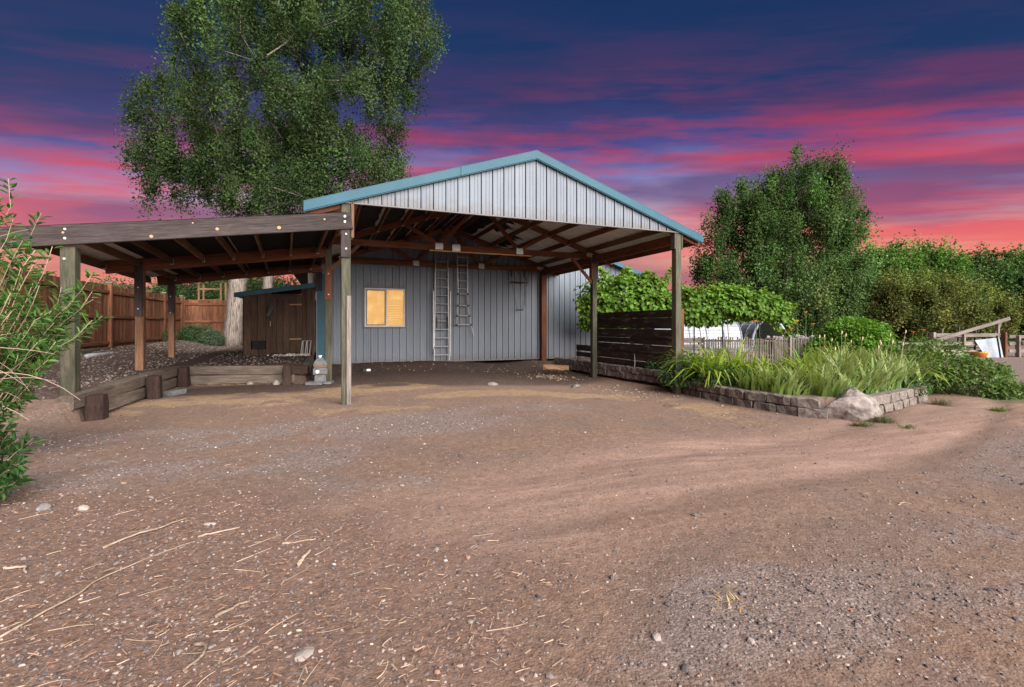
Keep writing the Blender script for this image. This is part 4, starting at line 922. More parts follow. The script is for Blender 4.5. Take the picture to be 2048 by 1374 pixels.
# hoop house
hh = thing('hoop_house', (22, 12, -.2), 'low greenhouse tunnel with translucent film and pale arched end', 'greenhouse')
e1 = np.array([23.26, 11.0]); ax = unit(np.array([-.93, .36])); sd2 = np.array([.93, -.36]); hw = 1.02
def arch(o, r, n=15): return [(o[0]+sd2[0]*r*math.cos(t), o[1]+sd2[1]*r*math.cos(t), .15+1.55*r/hw*math.sin(t)) for t in np.linspace(math.pi, 0, n)]
for q in range(7):
    o = e1+np.array([.35, .94])*q*.9; MB().tube(arch(o, hw), .05 if q else .09, 6).obj('hoop', M['galv'], hh, True)
A0 = arch(e1+np.array([.35, .94])*.05, hw-.02); A1 = arch(e1+np.array([.35, .94])*5.4, hw-.02); n = len(A0)
wobj('film', A0+A1, np.array([(i, i+1, n+i+1, n+i) for i in range(n-1)]), M['plastic'], hh)
h2 = thing('hoop_house', (20, 13.2, -.2), 'pale film covered greenhouse wing stretching left behind the wire mesh', 'greenhouse')
def arch2(o, r, n=13): return [(o[0]-.36*r*math.cos(t), o[1]-.93*r*math.cos(t), .0+1.65*math.sin(t)**.8) for t in np.linspace(math.pi, 0, n)]
ends = [np.array([22.2, 12.7]), np.array([17.6, 14.5])]; Q0 = arch2(ends[0], 1.3); Q1 = arch2(ends[1], 1.3); n = len(Q0)
wobj('film', Q0+Q1, np.array([(i, i+1, n+i+1, n+i) for i in range(n-1)]), M['plastic'], h2)
for q in range(6): o = ends[0]+(ends[1]-ends[0])*q/5; MB().tube(arch2(o, 1.31), .035, 6).obj('hoop', M['galv'], h2, True)
beam('base_board', (22.6, 11.5, .0), (18., 13.3, .0), .04, .5, M['plastic'], h2)
fb = thing('white_outbuilding', (33, 27, 0), 'long white outbuilding with green band far behind the vine', 'building')
beam('wall', (28, 29, 1.1), (42, 23.5, 1.1), 3, 2.3, M['farwhite'], fb); beam('roof', (27.8, 29.1, 2.4), (42.2, 23.4, 2.4), 3.4, .25, M['roofmetal'], fb); beam('green_band', (28.0, 27.35, .95), (33.4, 25.25, .95), .1, .3, M['fargreen'], fb)
# pale rubble heaped along the paling fence
rbm = MB(); rp = rockmesh('rubble', 1, 1, 1, None, 5, sub=1); RV = np.zeros(len(rp.vertices)*3, np.float32); rp.vertices.foreach_get('co', RV); RV = RV.reshape(-1, 3); RF = [tuple(p.vertices) for p in rp.polygons]
for k in range(150):
    f = rng.random(); c = np.array([18.2+2.0*f, 6.5-.8*f+rng.normal()*.25, .55+.32*rng.random()-.1*abs(f-.5)]); rbm.add(RV*(.05+.07*rng.random())*np.array([1.3, 1, .8])+c, RF)
ro = rbm.obj('rubble_heap', M['farwhite']); tag(ro, 'heap of white broken stones behind the palings', 'rubble', kind='stuff')
MB().box((18.0, 6.55, .25), (20.4, 5.6, .25), .7, 1.0).obj('rubble_bin', M['grey']); tag(bpy.data.objects['rubble_bin'], 'weathered grey bin holding the white stones', 'bin')
# loading chute
cg = thing('loading_chute', (28.2, 4.3, -.2), 'weathered timber loading chute with a sloping top rail', 'chute')
post('post', 26.65, 4.92, -.3, 1.0, .2, M['grey'], cg); post('post', 29.55, 3.79, -.3, 1.62, .13, M['grey'], cg); post('rusty_post', 29.68, 3.6, -.3, 1.0, .16, M['rust'], cg); post('post', 27.95, 4.35, .2, .95, .15, M['grey'], cg)
for z, h in ((.86, .17), (.45, .17), (.03, .24)): beam('rail', (26.75, 4.83, z), (29.6, 3.72, z), .05, h, M['grey'], cg)
beam('sloping_rail', (26.6, 4.75, .62), (29.9, 3.5, 1.66), .07, .15, M['grey'], cg); beam('brace', (29.5, 3.85, .9), (29.75, 3.75, 1.6), .1, .14, M['grey'], cg)
gs_ = thing('metal_sheet', (29.0, 3.75, -.2), 'bluish galvanised metal sheets leaning on the chute', 'metal sheet')
wobj('sheet', [(28.75, 3.85, -.22), (29.5, 3.55, -.2), (29.5, 3.7, .75), (28.35, 4.1, .62), (28.76, 3.87, -.22), (29.51, 3.57, -.2), (29.52, 3.72, .75), (28.37, 4.12, .62)], np.array([(0, 1, 2, 3), (7, 6, 5, 4), (0, 3, 7, 4), (1, 5, 6, 2), (3, 2, 6, 7), (0, 4, 5, 1)]), M['galv'], gs_)
beam('prop', (29.05, 3.6, .85), (29.12, 3.5, -.2), .05, .06, M['steel'], gs_)
pot = thing('flower_pot', (28.5, 3.9, -.22), 'orange plastic flower pot in front of the chute', 'flower pot')
MB().lathe((28.45, 3.95, -.22), [(.2, 0), (.28, .22), (.3, .24), (.3, .3), (.26, .3), (.22, .12)], 14).obj('bowl', M['terracotta'], pot, True)
MB().lathe((28.45, 3.95, -.22), [(.25, .18), (.24, .25)], 14).obj('soil', M['stub'], pot)
cp2 = thing('corral_fence', (31, 3.0, -.2), 'grey timber corral rails right of the chute', 'fence')
for x, y in ((30.4, 3.4), (31.6, 2.6), (33, 1.9)): post('post', x, y, -.3, .85, .16, M['grey'], cp2)
for z in (.1, .45, .8): beam('rail', (30.1, 3.6, z), (33.2, 1.8, z-.1 if z > .7 else z), .06, .15, M['grey'], cp2)
bp = thing('white_bucket', (30.6, 3.15, .2), 'small white bucket hung on the corral rail', 'bucket'); MB().lathe((30.55, 3.2, .32), [(.09, 0), (.12, .28), (.125, .3)], 10).obj('pail', M['white'], bp, True); MB().tube([(30.45, 3.2, .62), (30.55, 3.2, .72), (30.66, 3.2, .62)], .008, 5).obj('handle', M['steel'], bp)
bpile = thing('board_pile', (28.2, 5.4, -.2), 'untidy heap of weathered boards stacked behind the chute rails', 'board pile')
for q in range(11):
    a0 = rng.uniform(26.6, 28.2); a1 = a0+rng.uniform(1.2, 2.6); y0 = 5.6-(a0-26.6)*.38; z0 = rng.uniform(-.1, .7)
    beam('board', (a0, y0+rng.normal()*.1, z0), (a1, y0-.4+rng.normal()*.1, z0+rng.normal()*.28), .04, rng.choice((.1, .16, .2)), M['paling' if q % 3 else 'grey'], bpile)
for q in range(3): beam('prop', (27.4+q*.8, 5.0-q*.3, -.2), (27.6+q*.75, 5.0-q*.3, 1.15+.1*q), .06, .07, M['paling'], bpile)
lw = thing('rail_fence', (24, 12, -.2), 'pale far rail fence beyond the yellow green plants', 'fence')
for q in range(5): post('post', 22.5+q*2, 9.8-q*.8, -.3, .45, .1, M['grey'], lw)
beam('rail', (22.4, 9.8, .32), (31, 6.4, .32), .05, .14, M['grey'], lw)
print('right side ready')

# ------------------------------------------------------------------ trees
tb = (-4.12, 14.19, .5)
tree('cottonwood_tree', 'towering leafy cottonwood with pale trunk behind the lean-to', tb,
     [((1.3, -.4, 11.4), (3.3, 3.2, 4.4), 4.6), ((6.1, .5, 12.9), (2.7, 2.2, 2.4), 1.9), ((5.2, -.2, 9.2), (2.1, 2.2, 2.3), 1.5), ((-3.6, .2, 10.1), (.8, .9, 2.0), .55), ((-3.3, 0, 7.4), (1.0, 1.1, 1.4), .45), ((-1.7, 0, 8.2), (1.0, 1.2, 2.4), .8),
      ((1.6, -.3, 7.0), (3.0, 2.2, 1.5), 1.6), ((4.9, .3, 7.3), (2.3, 1.5, 1.1), .9), ((2.0, .5, 16.3), (4.2, 3.2, 3.0), 2.2), ((6.0, .5, 16.), (2.4, 2.2, 2.), .9)],
     [(0, 0, -.2), (.03, 0, .25), (.1, 0, 1.2), (.22, 0, 2.6), (.5, 0, 4.2), (.8, .2, 5.6), (1.0, .5, 7.0), (1.2, .8, 8.4)], .36, 520, 200000, .105, (.046, .078, .027), .37)
tree('cottonwood_tree', 'slimmer cottonwood stem just right of the big trunk', (-3.0, 15.0, .5), [((1.2, .5, 8.5), (1.5, 1.5, 3), 1)], [(0, 0, -.2), (.05, 0, 1.5), (.2, 0, 3.4), (.6, .2, 6)], .2, 60, 9000, .115, (.075, .112, .045), .4)
tree('poplar_tree', 'broad rounded poplar standing right of the carport', (37.8, 21.7, -.1),
     [((1.0, 0, 11.4), (5.2, 4, 4.4), 4.), ((-4.0, 0, 8.6), (3.6, 3, 4.4), 2.8), ((3.9, 0, 9.2), (3.0, 3, 5.0), 2.2), ((-6.2, 0, 5.6), (2.1, 2, 2.6), .8), ((-.8, 0, 5.2), (5.2, 3.2, 4.6), 2.6), ((-5.1, 0, 12.6), (1.0, 1, 1.3), .3), ((1.5, 0, 15.7), (1.2, 1.2, 1.4), .35), ((4.2, 0, 14.6), (1.4, 1.3, 1.7), .45), ((4.8, 0, 5), (2.6, 2, 4.2), 1.2), ((-1.9, 0, 11.), (3.4, 3, 3.6), 1.8)],
     [(0, 0, -.3), (.1, 0, 1.5), (.2, 0, 4), (.4, 0, 7), (.8, 0, 11)], .4, 480, 105000, .21, (.062, .112, .034), .55, dens_shell=.35)
tree('willow_tree', 'lighter green willow in front of the poplar', (36., 17., -.2), [((0, 0, 3.1), (3.2, 2.2, 2.8), 3), ((2.2, 0, 5.0), (2.2, 1.8, 2.0), 1.2), ((-2.4, 0, 2.0), (1.6, 1.6, 1.8), .8)], [(0, 0, -.3), (.1, 0, 1.2), (.3, 0, 3)], .3, 200, 42000, .18, (.085, .142, .046), .46)
tree('olive_tree', 'wide olive green spreading tree behind the chute', (42.1, 12.5, -.2), [((0, 0, 2.6), (5.0, 3, 2.2), 3), ((-1.6, 0, 3.7), (2.8, 2, 1.5), 1.2), ((3.4, 0, 1.8), (2.2, 2, 1.7), .9), ((-3.2, 0, 1.5), (1.8, 1.8, 1.5), .7)], [(0, 0, -.3), (.1, 0, 1), (.2, 0, 2.4)], .35, 260, 60000, .17, (.105, .128, .036), .42, cat='tree')
for j, (x, y, hx, hz, lb, c) in enumerate(((57, 35, 5.5, 9, 'shaded tree between the poplar and the olive tree', (.03, .052, .024)), (63.4, 31.0, 5, 11.2, 'feathery topped tree just right of the poplar', (.045, .075, .032)), (69.4, 28.7, 6.5, 12.2, 'bright green flat-crowned tree rising behind the olive tree', (.05, .09, .03)), (76, 26.1, 6, 9.4, 'dark tree behind the chute top rail', (.035, .06, .03)), (80.8, 24.2, 6, 11.0, 'knobbly dark tree near the right edge', (.032, .055, .028)), (85, 22.6, 6, 10.0, 'outermost dark tree cut by the right edge', (.03, .055, .028)), (47, 26, 4.5, 5.2, 'low dark thicket tree under the poplar', (.026, .046, .02)), (60, 20, 6, 6.0, 'dark thicket tree behind the olive tree', (.024, .044, .02)), (66, 14, 5, 6.2, 'rounded dark tree right of the olive tree', (.03, .055, .026)))):
    tree('background_tree', lb, (x, y, -.3), [((0, 0, hz*.62), (hx, hx*.7, hz*.36), 3), ((-hx*.4, 0, hz*.8), (hx*.5, hx*.4, hz*.2), 1), ((hx*.5, 0, hz*.75), (hx*.45, hx*.4, hz*.2), 1), ((0, 0, hz*.3), (hx*.95, hx*.6, hz*.3), 1.6)], [(0, 0, -.4), (.1, 0, hz*.2), (.2, 0, hz*.5)], .3, 170, 26000, .33, (1.8*c[0], 2.0*c[1], 1.25*c[2]), .66, group='trees along the far right')
for j, (x, y, hx, hz, lb, c) in enumerate(((-15.6, 29.7, 3.2, 3.6, 'olive yellow tree above the left fence near the lean-to post', (.085, .09, .03)), (-12.4, 27.6, 2.6, 3.4, 'thin grey-green tree beyond the left fence', (.07, .085, .035)), (-8.9, 27.6, 2.4, 3.9, 'dark leafy tree above the fence corner', (.04, .07, .024)), (-6.3, 29.0, 3.0, 4.8, 'leafy tree behind the play platform', (.04, .07, .022)), (-2.8, 25, 2.6, 3.9, 'leafy tree showing over the coop roof', (.04, .07, .024)), (-20, 22, 3.5, 4.6, 'bare-twigged lilac grey tree at the left edge', (.09, .08, .085)))):
    tree('yard_tree', lb, (x, y, .3), [((0, 0, hz*.65), (hx, hx*.7, hz*.34), 3), ((-hx*.4, 0, hz*.8), (hx*.5, hx*.4, hz*.2), 1), ((0, 0, hz*.3), (hx*.9, hx*.6, hz*.3), 1)], [(0, 0, -.4), (.05, 0, hz*.2), (.1, 0, hz*.45)], .1, 80, 13000, .15, tuple(1.3*q for q in c), .36, group='trees beyond the left fence')

# ------------------------------------------------------------------ shrubs, vine, creeper
def mound(name, label, base, lobes, n, ll, lw, col, rz=-TH, cat='shrub', stems=14, up=.9, group=None):
    t = thing(name, base, label, cat, group, rz); W = WM[t.name]; w = np.array([l[2] for l in lobes]); w = w/w.sum(); li = rng.choice(len(lobes), n, p=w)
    C = np.array([l[0] for l in lobes])[li]; Rr = np.array([l[1] for l in lobes])[li]; d = rdir(n); k = (.35+.65*rng.random((n, 1))**.45)
    P = C+d*Rr*k*(1+.16*(fbm(d[:, 0]*3+li*3.1, d[:, 1]*3+d[:, 2]*2.3, 3, 9)-.5)[:, None]*2); ok = P[:, 2] > -.02; P, d = P[ok], d[ok]; m = len(P)
    hgt = (P[:, 2]-P[:, 2].min())/(np.ptp(P[:, 2])+.01); col_ = greens(m, col, .28, .14)*(1+.0*hgt)[:, None]
    V, F, CC = leaf_mesh(P, unit(d*.7+rdir(m)*.6+np.array([0, 0, -.25])), unit(d*.6+np.array([0, 0, up])+rng.normal(size=(m, 3))*.45), ll*(.6+.6*rng.random(m)), lw*(.7+.5*rng.random(m)), np.clip(col_, 0, 1), .15, True)
    meshobj('foliage', npmesh('foliage', V, F, M['leaf'], CC), t, W)
    mb = MB()
    for q in range(stems):
        c, r, _ = lobes[q % len(lobes)]; tip = np.array(c)+rdir(1)[0]*np.array(r)*.6; s0 = np.array([c[0]*.5+rng.normal()*.05, c[1]*.5+rng.normal()*.05, -.05]); mb.tube([s0, (s0+tip)/2+rng.normal(size=3)*.05, tip], [.02, .014, .006], 5, np.array((.12, .085, .06)))
    meshobj('stems', npmesh('stems', np.concatenate(mb.V), [np.array(f) for f in mb.F.values() if f], M['twig'], np.concatenate(mb.C)), t, W)
    return t
mound('round_shrub', 'dense round bright green shrub beyond the flower bed', (19.2, 3.9, -.2), [((0, 0, .75), (1.35, 1.1, .75), 2), ((.15, 0, 1.25), (1.15, 1., .6), 2), ((-1.1, 0, .5), (.7, .7, .55), .7), ((.9, -.1, .8), (.6, .7, .7), .8)], 9500, .13, .085, (.1, .21, .022))
mound('terrace_shrub', 'bushy green shrub in front of the back fence', (-5.35, 14.3, .52), [((0, 0, .38), (.75, .45, .42), 2), ((-.35, 0, .5), (.4, .4, .35), 1)], 3600, .09, .03, (.04, .085, .03))
mound('terrace_shrub', 'smaller paler shrub right of the bushy one near the tree trunk', (-4.72, 13.6, .52), [((0, 0, .28), (.42, .4, .34), 2)], 1700, .085, .028, (.065, .105, .06))
mound('terrace_shrub', 'little weed clump beside the rear lean-to post', (-6.0, 13.0, .6), [((0, 0, .3), (.25, .25, .35), 1)], 600, .08, .025, (.06, .09, .03))
# grape vine trained along wires
vine = thing('grape_vine', (9.4, 5.3, -.1), 'lush bright grape vine spreading along the trellis beside the workshop', 'vine', None, -TH); W = WM[vine.name]
lob = [((-.2, 0, 2.35), (1.25, .8, .95), 3), ((-.9, 0, 1.95), (.55, .6, .75), 1.1), ((.75, 0, 2.75), (.7, .6, .55), .9), ((.9, -.2, 2.1), (.9, .7, .65), 1.4), ((2.3, -.2, 2.2), (1.0, .6, .62), 1.6), ((3.4, -.3, 2.2), (.95, .55, .6), 1.5), ((4.4, -.3, 2.12), (.95, .5, .45), 1.2), ((5.15, -.3, 1.95), (.5, .35, .38), .5), ((2.6, -.3, 1.75), (.5, .4, .3), .4), ((-.4, 0, 1.5), (1.1, .6, .35), .8)]
Ps = []; Cs = []; Ds = []
for c, r, w in lob:
    n = int(1050*w); d = rdir(n); k = .4+.55*rng.random((n, 1))**.6; q = np.array(c)+d*np.array(r)*k*(1+.6*(fbm(d[:, 0]*2.5+c[0], d[:, 2]*2.5+d[:, 1]*1.5, 3, 13)-.5)[:, None]*2); Ps.append(q); Ds.append(d)
    tip = greens(n, (.095, .185, .022), .25, .12); Cs.append(tip)
shoots = [((-.75, 3.0), (-.9, 3.45)), ((.0, 3.2), (.05, 3.5)), ((1.35, 3.0), (1.6, 3.5)), ((5.2, 2.1), (5.9, 2.2)), ((5.2, 1.7), (5.85, 1.55)), ((5.1, 1.5), (5.6, 1.1)), ((1.9, 1.7), (1.85, 1.3)), ((3.0, 2.6), (3.2, 2.95)), ((-1.3, 2.2), (-1.65, 2.05))]
for q in range(75):
    c, r, w = lob[rng.choice(len(lob), p=np.array([l[2] for l in lob])/sum(l[2] for l in lob))]; d = rdir(1)[0]; a0 = np.array(c)+d*np.array(r)*.75; up_ = d[2] > .1
    L_ = .25+.4*rng.random(); shoots.append(((a0[0], a0[2]), (a0[0]+d[0]*L_*.9+rng.normal()*.1, max(1.2, a0[2]+(L_*.75 if up_ else -.25*L_)+rng.normal()*.1))))
mb = MB()
for (x0, z0), (x1, z1) in shoots:
    n = 42; f = rng.random((n, 1)); q = np.array([x0, -.2, z0])*(1-f)+np.array([x1, -.3, z1])*f+rng.normal(size=(n, 3))*.07*(1.2-f); Ps.append(q); Ds.append(rdir(n)); Cs.append(greens(n, (.125, .215, .025), .2, .12)); mb.tube([(x0, -.2, z0), (x1, -.3, z1)], [.01, .004], 4, np.array((.14, .16, .05)))
P = np.concatenate(Ps); D = np.concatenate(Ds); C = np.concatenate(Cs); m = len(P); P[:, 2] = np.maximum(P[:, 2], 1.15)
V, F, CC = leaf_mesh(P, unit(D*.6+rdir(m)*.5+np.array([0, 0, -.5])), unit(D*.7+np.array([0, -.4, .9])+rng.normal(size=(m, 3))*.4), .15*(.6+.6*rng.random(m)), .15*(.7+.5*rng.random(m)), np.clip(C, 0, 1), .12, True)
meshobj('foliage', npmesh('foliage', V, F, M['leaf'], CC), vine, W)
for q in range(6):
    x = -.6+q*1.05; mb.tube([(-.2+q*.9, 0, -.1), (-.1+q*.95, .05, .8), (x, 0, 1.9)], [.018, .014, .01], 6, np.array((.1, .075, .055)))
mb.tube([(-1.2, 0, 1.95), (1.5, -.1, 2.0), (5.2, -.3, 1.8)], [.025, .02, .01], 6, np.array((.1, .075, .055)))
meshobj('canes', npmesh('canes', np.concatenate(mb.V), [np.array(f) for f in mb.F.values() if f], M['twig'], np.concatenate(mb.C)), vine, W)
mound('trailing_creeper', 'leafy creeper mound spilling to the gravel at the right end of the bed', (12.7, -2.3, -.18), [((-.1, .4, .6), (1.0, .9, .62), 2), ((.6, 0, .3), (.75, .7, .5), 1.4), ((1.1, -.5, .08), (.75, .35, .2), .8), ((-.6, .3, .45), (.7, .6, .6), 1), ((1.0, .2, .35), (.45, .5, .4), .5)], 7000, .085, .062, (.085, .15, .032), cat='creeper')
mound('leafy_groundcover', 'dark leafy plant under the plank screen behind the block wall', (7.9, 1.5, .08), [((0, 0, .12), (.4, .3, .26), 1)], 650, .11, .07, (.055, .11, .05), cat='plant')
for x, y, rx, rz_, n, lb in ((7.28, -.1, .55, .5, 2200, 'dark ferny groundcover spilling over the left end of the block edging'), (7.5, -1.0, .5, .36, 1400, 'dark ferny groundcover just behind the block edging left of the iris'), (7.7, -1.5, .45, .3, 1000, 'low dark groundcover between daylily and iris'), (9.1, -1.2, .5, .35, 900, 'shadowed leafy groundcover in the middle of the bed'), (10.6, -2.75, .3, .2, 500, 'small creeper hanging over the tumbled blocks')):
    mound('groundcover', lb, (x, y, .02), [((0, 0, rz_*.45), (rx, rx*.8, rz_), 1)], n, .07, .035, (.05, .105, .028), cat='groundcover', stems=5)
# strap leaved plants
def clump(name, label, x, y, n, rad, length, width, col, droop, spread, lean=(0, 0), tip=None, cat='plant', flowers=0, heads=0, group=None):
    z = G(x, y); t = thing(name, (x, y, z), label, cat, group); W = WM[t.name]; V, F, C = blades(n, rad, length, width, col, droop, spread, lean, tip); meshobj('leaves', npmesh('leaves', V, F, M['blade'], np.clip(C, 0, 1)), t, W)
    for q in range(flowers+heads):
        a = rng.random()*6.28; h = length*(.95+.35*rng.random()); p = np.array([x+math.cos(a)*rad*.8, y+math.sin(a)*rad*.8-.1, z]); tp = p+np.array([math.cos(a)*.12+lean[0]*.3, math.sin(a)*.12, h])
        sm_ = MB().tube([p, (p+tp)/2+np.array([0, 0, .03]), tp], [.004, .003, .002], 5).obj('stalk', M['straw'] if q >= flowers else M['fargreen'], t)
        if q < flowers:
            fm = MB()
            for k in range(6):
                b = k*1.047; o = np.array([math.cos(b), math.sin(b), 0]); s_ = np.array([-math.sin(b), math.cos(b), 0]); u3 = np.array([0, 0, 1.])
                fm.add([tp, tp+o*.04+s_*.02+u3*.04, tp+o*.085+u3*.035, tp+o*.04-s_*.02+u3*.04], [(0, 1, 2, 3)])
            fm.obj('flower', M['petal'], sm_)
        else:
            hm = MB()
            hm.add(RV*np.array([.022, .022, .045])+tp, RF)
            hm.obj('seed_head', M['straw'], sm_)
    return t
DL = (.2, .3, .03); IR = (.135, .215, .05)
for x, y, n, L_, fl, lb in ((7.75, .1, 150, .85, 0, 'tall arching daylily clump against the front right carport post'), (7.68, -.55, 170, .95, 0, 'largest arching daylily clump behind the left block edging'), (8.3, -.5, 150, .9, 0, 'arching daylily clump just right of the largest one'), (8.3, -1.2, 110, .7, 1, 'daylily clump with one orange flower near the block edging'), (8.6, -1.0, 120, .75, 0, 'yellow green daylily clump in the middle of the bed'), (10.3, -.6, 130, .85, 2, 'daylily clump with orange flowers before the paling fence'), (9.0, -1.6, 110, .7, 2, 'daylily clump with orange flowers among the iris'), (12.6, -1.3, 140, .8, 1, 'daylily clump with an orange flower left of the creeper'), (12.0, -1.8, 120, .75, 1, 'sunny yellow green daylily clump by the right blocks'), (12.3, -.4, 130, .8, 0, 'yellow green daylily clump at the back right of the bed')):
    clump('daylily_clump', lb, x, y, int(n*1.05), .22, L_*1.5, .046, DL, 1.55, .42, flowers=fl, group='daylilies in the flower bed', tip=(.25, .28, .05))
for j, (x, y, L_, hd, lb) in enumerate(((7.62, -1.75, .45, 0, 'little iris fan hard against the block edging'), (7.62, -2.3, .45, 0, 'small iris fan at the corner of the block edging'), (8.15, -2.85, .5, 0, 'low iris fan touching the back of the boulder'), (8.0, -2.0, .5, 0, 'short iris fan behind the straight block edging'), (8.1, -2.5, .5, 0, 'short dense iris fan left of the boulder'), (8.6, -2.4, .62, 0, 'iris fan directly behind the boulder'), (9.0, -2.65, .62, 1, 'iris fan leaning right over the boulder'), (9.6, -2.55, .66, 1, 'striped iris fan leaning over the tumbled blocks'), (10.3, -2.45, .66, 2, 'wind-blown iris fan at the right blocks'), (9.6, -1.8, .72, 3, 'iris fan with dry seed heads in the bed centre'), (10.2, -1.6, .75, 4, 'tall iris fan with the tallest seed heads'), (10.9, -1.9, .72, 2, 'iris fan with seed heads right of centre'), (11.4, -2.1, .66, 1, 'iris fan at the right end before the daylilies'), (11.0, -.9, .75, 3, 'rear iris fan in front of the round shrub'), (11.9, -1.1, .7, 2, 'rear iris fan near the yellow daylilies'))):
    clump('iris_clump', lb, x, y, 125, .38, L_*1.22, .055, IR, .55, .32, (.28, -.1) if j > 5 else (.05, 0), (.32, .34, .14), heads=min(hd, 2), group='irises in the flower bed')
for x, y, L_, n, c, lb in ((22, 3.6, .8, 160, (.16, .18, .03), 'yellowing reed clump left of the chute'), (23, 4.6, .9, 180, (.09, .14, .04), 'tall green reed clump beyond the round shrub'), (25.2, 4.3, .75, 150, (.2, .2, .03), 'bright yellow reed clump beside the chute post'), (21.4, 4.6, .8, 150, (.1, .15, .03), 'green reed clump touching the round shrub')):
    clump('reed_clump', lb, x, y, n, .6, L_, .03, c, .7, .35, group='reeds by the chute')
for x, y, L_, n, c, lb in ((7.55, -3.72, .16, 260, (.1, .12, .045), 'dry grass tuft at the foot of the boulder'), (8.1, -3.68, .2, 300, (.085, .1, .05), 'grey green weed tuft right of the boulder'), (7.95, -4.1, .12, 130, (.1, .13, .045), 'small weed tuft on the pink dirt before the boulder'), (11.3, -3.8, .18, 220, (.12, .16, .05), 'feathery weed tuft on the dirt below the creeper'), (5.75, -1.35, .1, 60, (.07, .1, .04), 'tiny weed on the bare dirt before the bed'), (5.18, -6.23, .05, 60, (.13, .26, .03), 'bright green weed sprig in the right gravel'), (-2.72, -2.1, .06, 60, (.16, .26, .03), 'bright green sprig in the left gravel'), (7.2, 5.3, .55, 50, (.09, .12, .06), 'thin weed standing against the workshop wall'), (-3.4, 13.0, .12, 70, (.1, .12, .04), 'little grass tuft on the terrace'), (10.9, -3.1, .26, 220, (.11, .11, .06), 'dry weed tuft beside the tumbled blocks'), (1.56, -6.76, .09, 45, (.5, .36, .16), 'dry yellow grass tuft in the foreground gravel'), (-2.5, 7.1, .2, 50, (.12, .13, .05), 'dry weed at the coop corner')):
    clump('weed_tuft', lb, x, y, n, .12 if L_ < .3 else .06, L_, .006, c, .8, .7, cat='weed')
# shrub at the left edge, close to the camera
rt_, fw_ = np.array([.9314, -.3639, 0]), np.array([.3639, .9314, 0])
def tipsF(L): return [rt_*a+fw_*b+np.array([0, 0, c]) for a, b, c in L]
lb0 = (-3.68, -2.2, G(-3.68, -2.2))
BT = [(.55, -.1, .75), (.7, -.2, 1.0), (.4, -.2, .9), (.25, -.2, .7), (.5, 0, 1.2), (.75, 0, 1.25), (.30, 0, 2.95), (.36, .1, 2.6), (.2, .1, 2.5), (.35, -.1, 2.15), (.62, 0, 2.2), (.8, .05, 2.05), (.72, .1, 1.85), (1.0, 0, 1.75), (1.08, -.05, 1.5), (1.05, .1, 1.65), (1.12, 0, 1.4), (.9, -.2, 1.55), (.85, -.3, 1.3), (.6, -.3, 1.75), (.5, -.2, 1.55), (.3, -.3, 1.8), (.95, -.2, 1.15), (.4, -.4, 1.25), (.6, .2, 1.4), (.15, -.2, 1.9)]
shrub('leafy_shrub', 'leafy green shrub with pale bare twigs leaning in at the left edge', lb0, 84, (.7, .6, .7), 50, .09, .027, (.062, .138, .026), (.33, .24, .17), tips=tipsF(BT), stemr=.009, arch=.12, leaf_from=.55)
t = thing('dry_twig_tangle', (-3.75, -2.5, G(-3.75, -2.5)), 'tangle of bare pale twigs under the leafy shrub at left', 'twigs'); mb = MB()
for q in range(120):
    s0 = np.array([-3.66, -2.95, .8])+rng.normal(size=3)*np.array([.12, .2, .4]); s0[2] = max(s0[2], .05); a = .15+.75*rng.random()**1.3; e = s0+rt_*a+np.array([0, 0, (rng.random()-.45)*.9])+rng.normal(size=3)*.12; m_ = (s0+e)/2+np.array([0, 0, .1+.2*rng.random()])+rng.normal(size=3)*.08; tt = np.linspace(0, 1, 8)[:, None]
    e[2] = max(e[2], .2); mb.tube(s0*(1-tt)**2+2*m_*tt*(1-tt)+e*tt**2, np.linspace(.0055, .0018, 8), 4, np.array((.36, .27, .21))*(.6+.6*rng.random()))
    if q % 5 == 0: mb.tube([(-3.75+rng.normal()*.1, -2.7, G(-3.75, -2.7)-.02), s0], [.012, .006], 4, np.array((.3, .22, .17)))
mb.obj('twigs', M['twig'], t)
shrub('low_shrub', 'dark leaved low shrub at the lower left edge', (-2.78, -3.78, G(-2.78, -3.78)), 24, (.25, .3, .25), 30, .085, .034, (.035, .085, .022), (.2, .15, .1), tips=tipsF([(.15, 0, .75), (.28, 0, .6), (.34, .05, .45), (.22, -.1, .35), (.36, 0, .25), (.05, .1, .85), (.1, -.2, .5), (.45, 0, .32), (-.05, 0, .6)]), stemr=.006, arch=.15, leaf_from=.3)

# ------------------------------------------------------------------ loose ground: gravel, chips, twigs
ico = rockmesh('pebble', 1, 1, 1, None, 3, sub=1, amp=.3); n_ = len(ico.vertices); IV = np.zeros(n_*3, np.float32); ico.vertices.foreach_get('co', IV); IV = IV.reshape(-1, 3); IFc = np.array([p.vertices for p in ico.polygons])
# 20-face pebbles for the mass
t_ = (1+5**.5)/2; O20 = unit(np.array([(-1, t_, 0), (1, t_, 0), (-1, -t_, 0), (1, -t_, 0), (0, -1, t_), (0, 1, t_), (0, -1, -t_), (0, 1, -t_), (t_, 0, -1), (t_, 0, 1), (-t_, 0, -1), (-t_, 0, 1)])); F20 = np.array([(0, 11, 5), (0, 5, 1), (0, 1, 7), (0, 7, 10), (0, 10, 11), (1, 5, 9), (5, 11, 4), (11, 10, 2), (10, 7, 6), (7, 1, 8), (3, 9, 4), (3, 4, 2), (3, 2, 6), (3, 6, 8), (3, 8, 9), (4, 9, 5), (2, 4, 11), (6, 2, 10), (8, 6, 7), (9, 8, 1)])
def in_view(n, tmin, tmax, p=1.5):
    tt = tmin*(tmax/tmin)**rng.random(n)**p; a = (rng.random(n)*2-1)*1.15
    return cam.location.x+tt*(a*.9314+.3639), cam.location.y+tt*(-a*.3639+.9314), tt
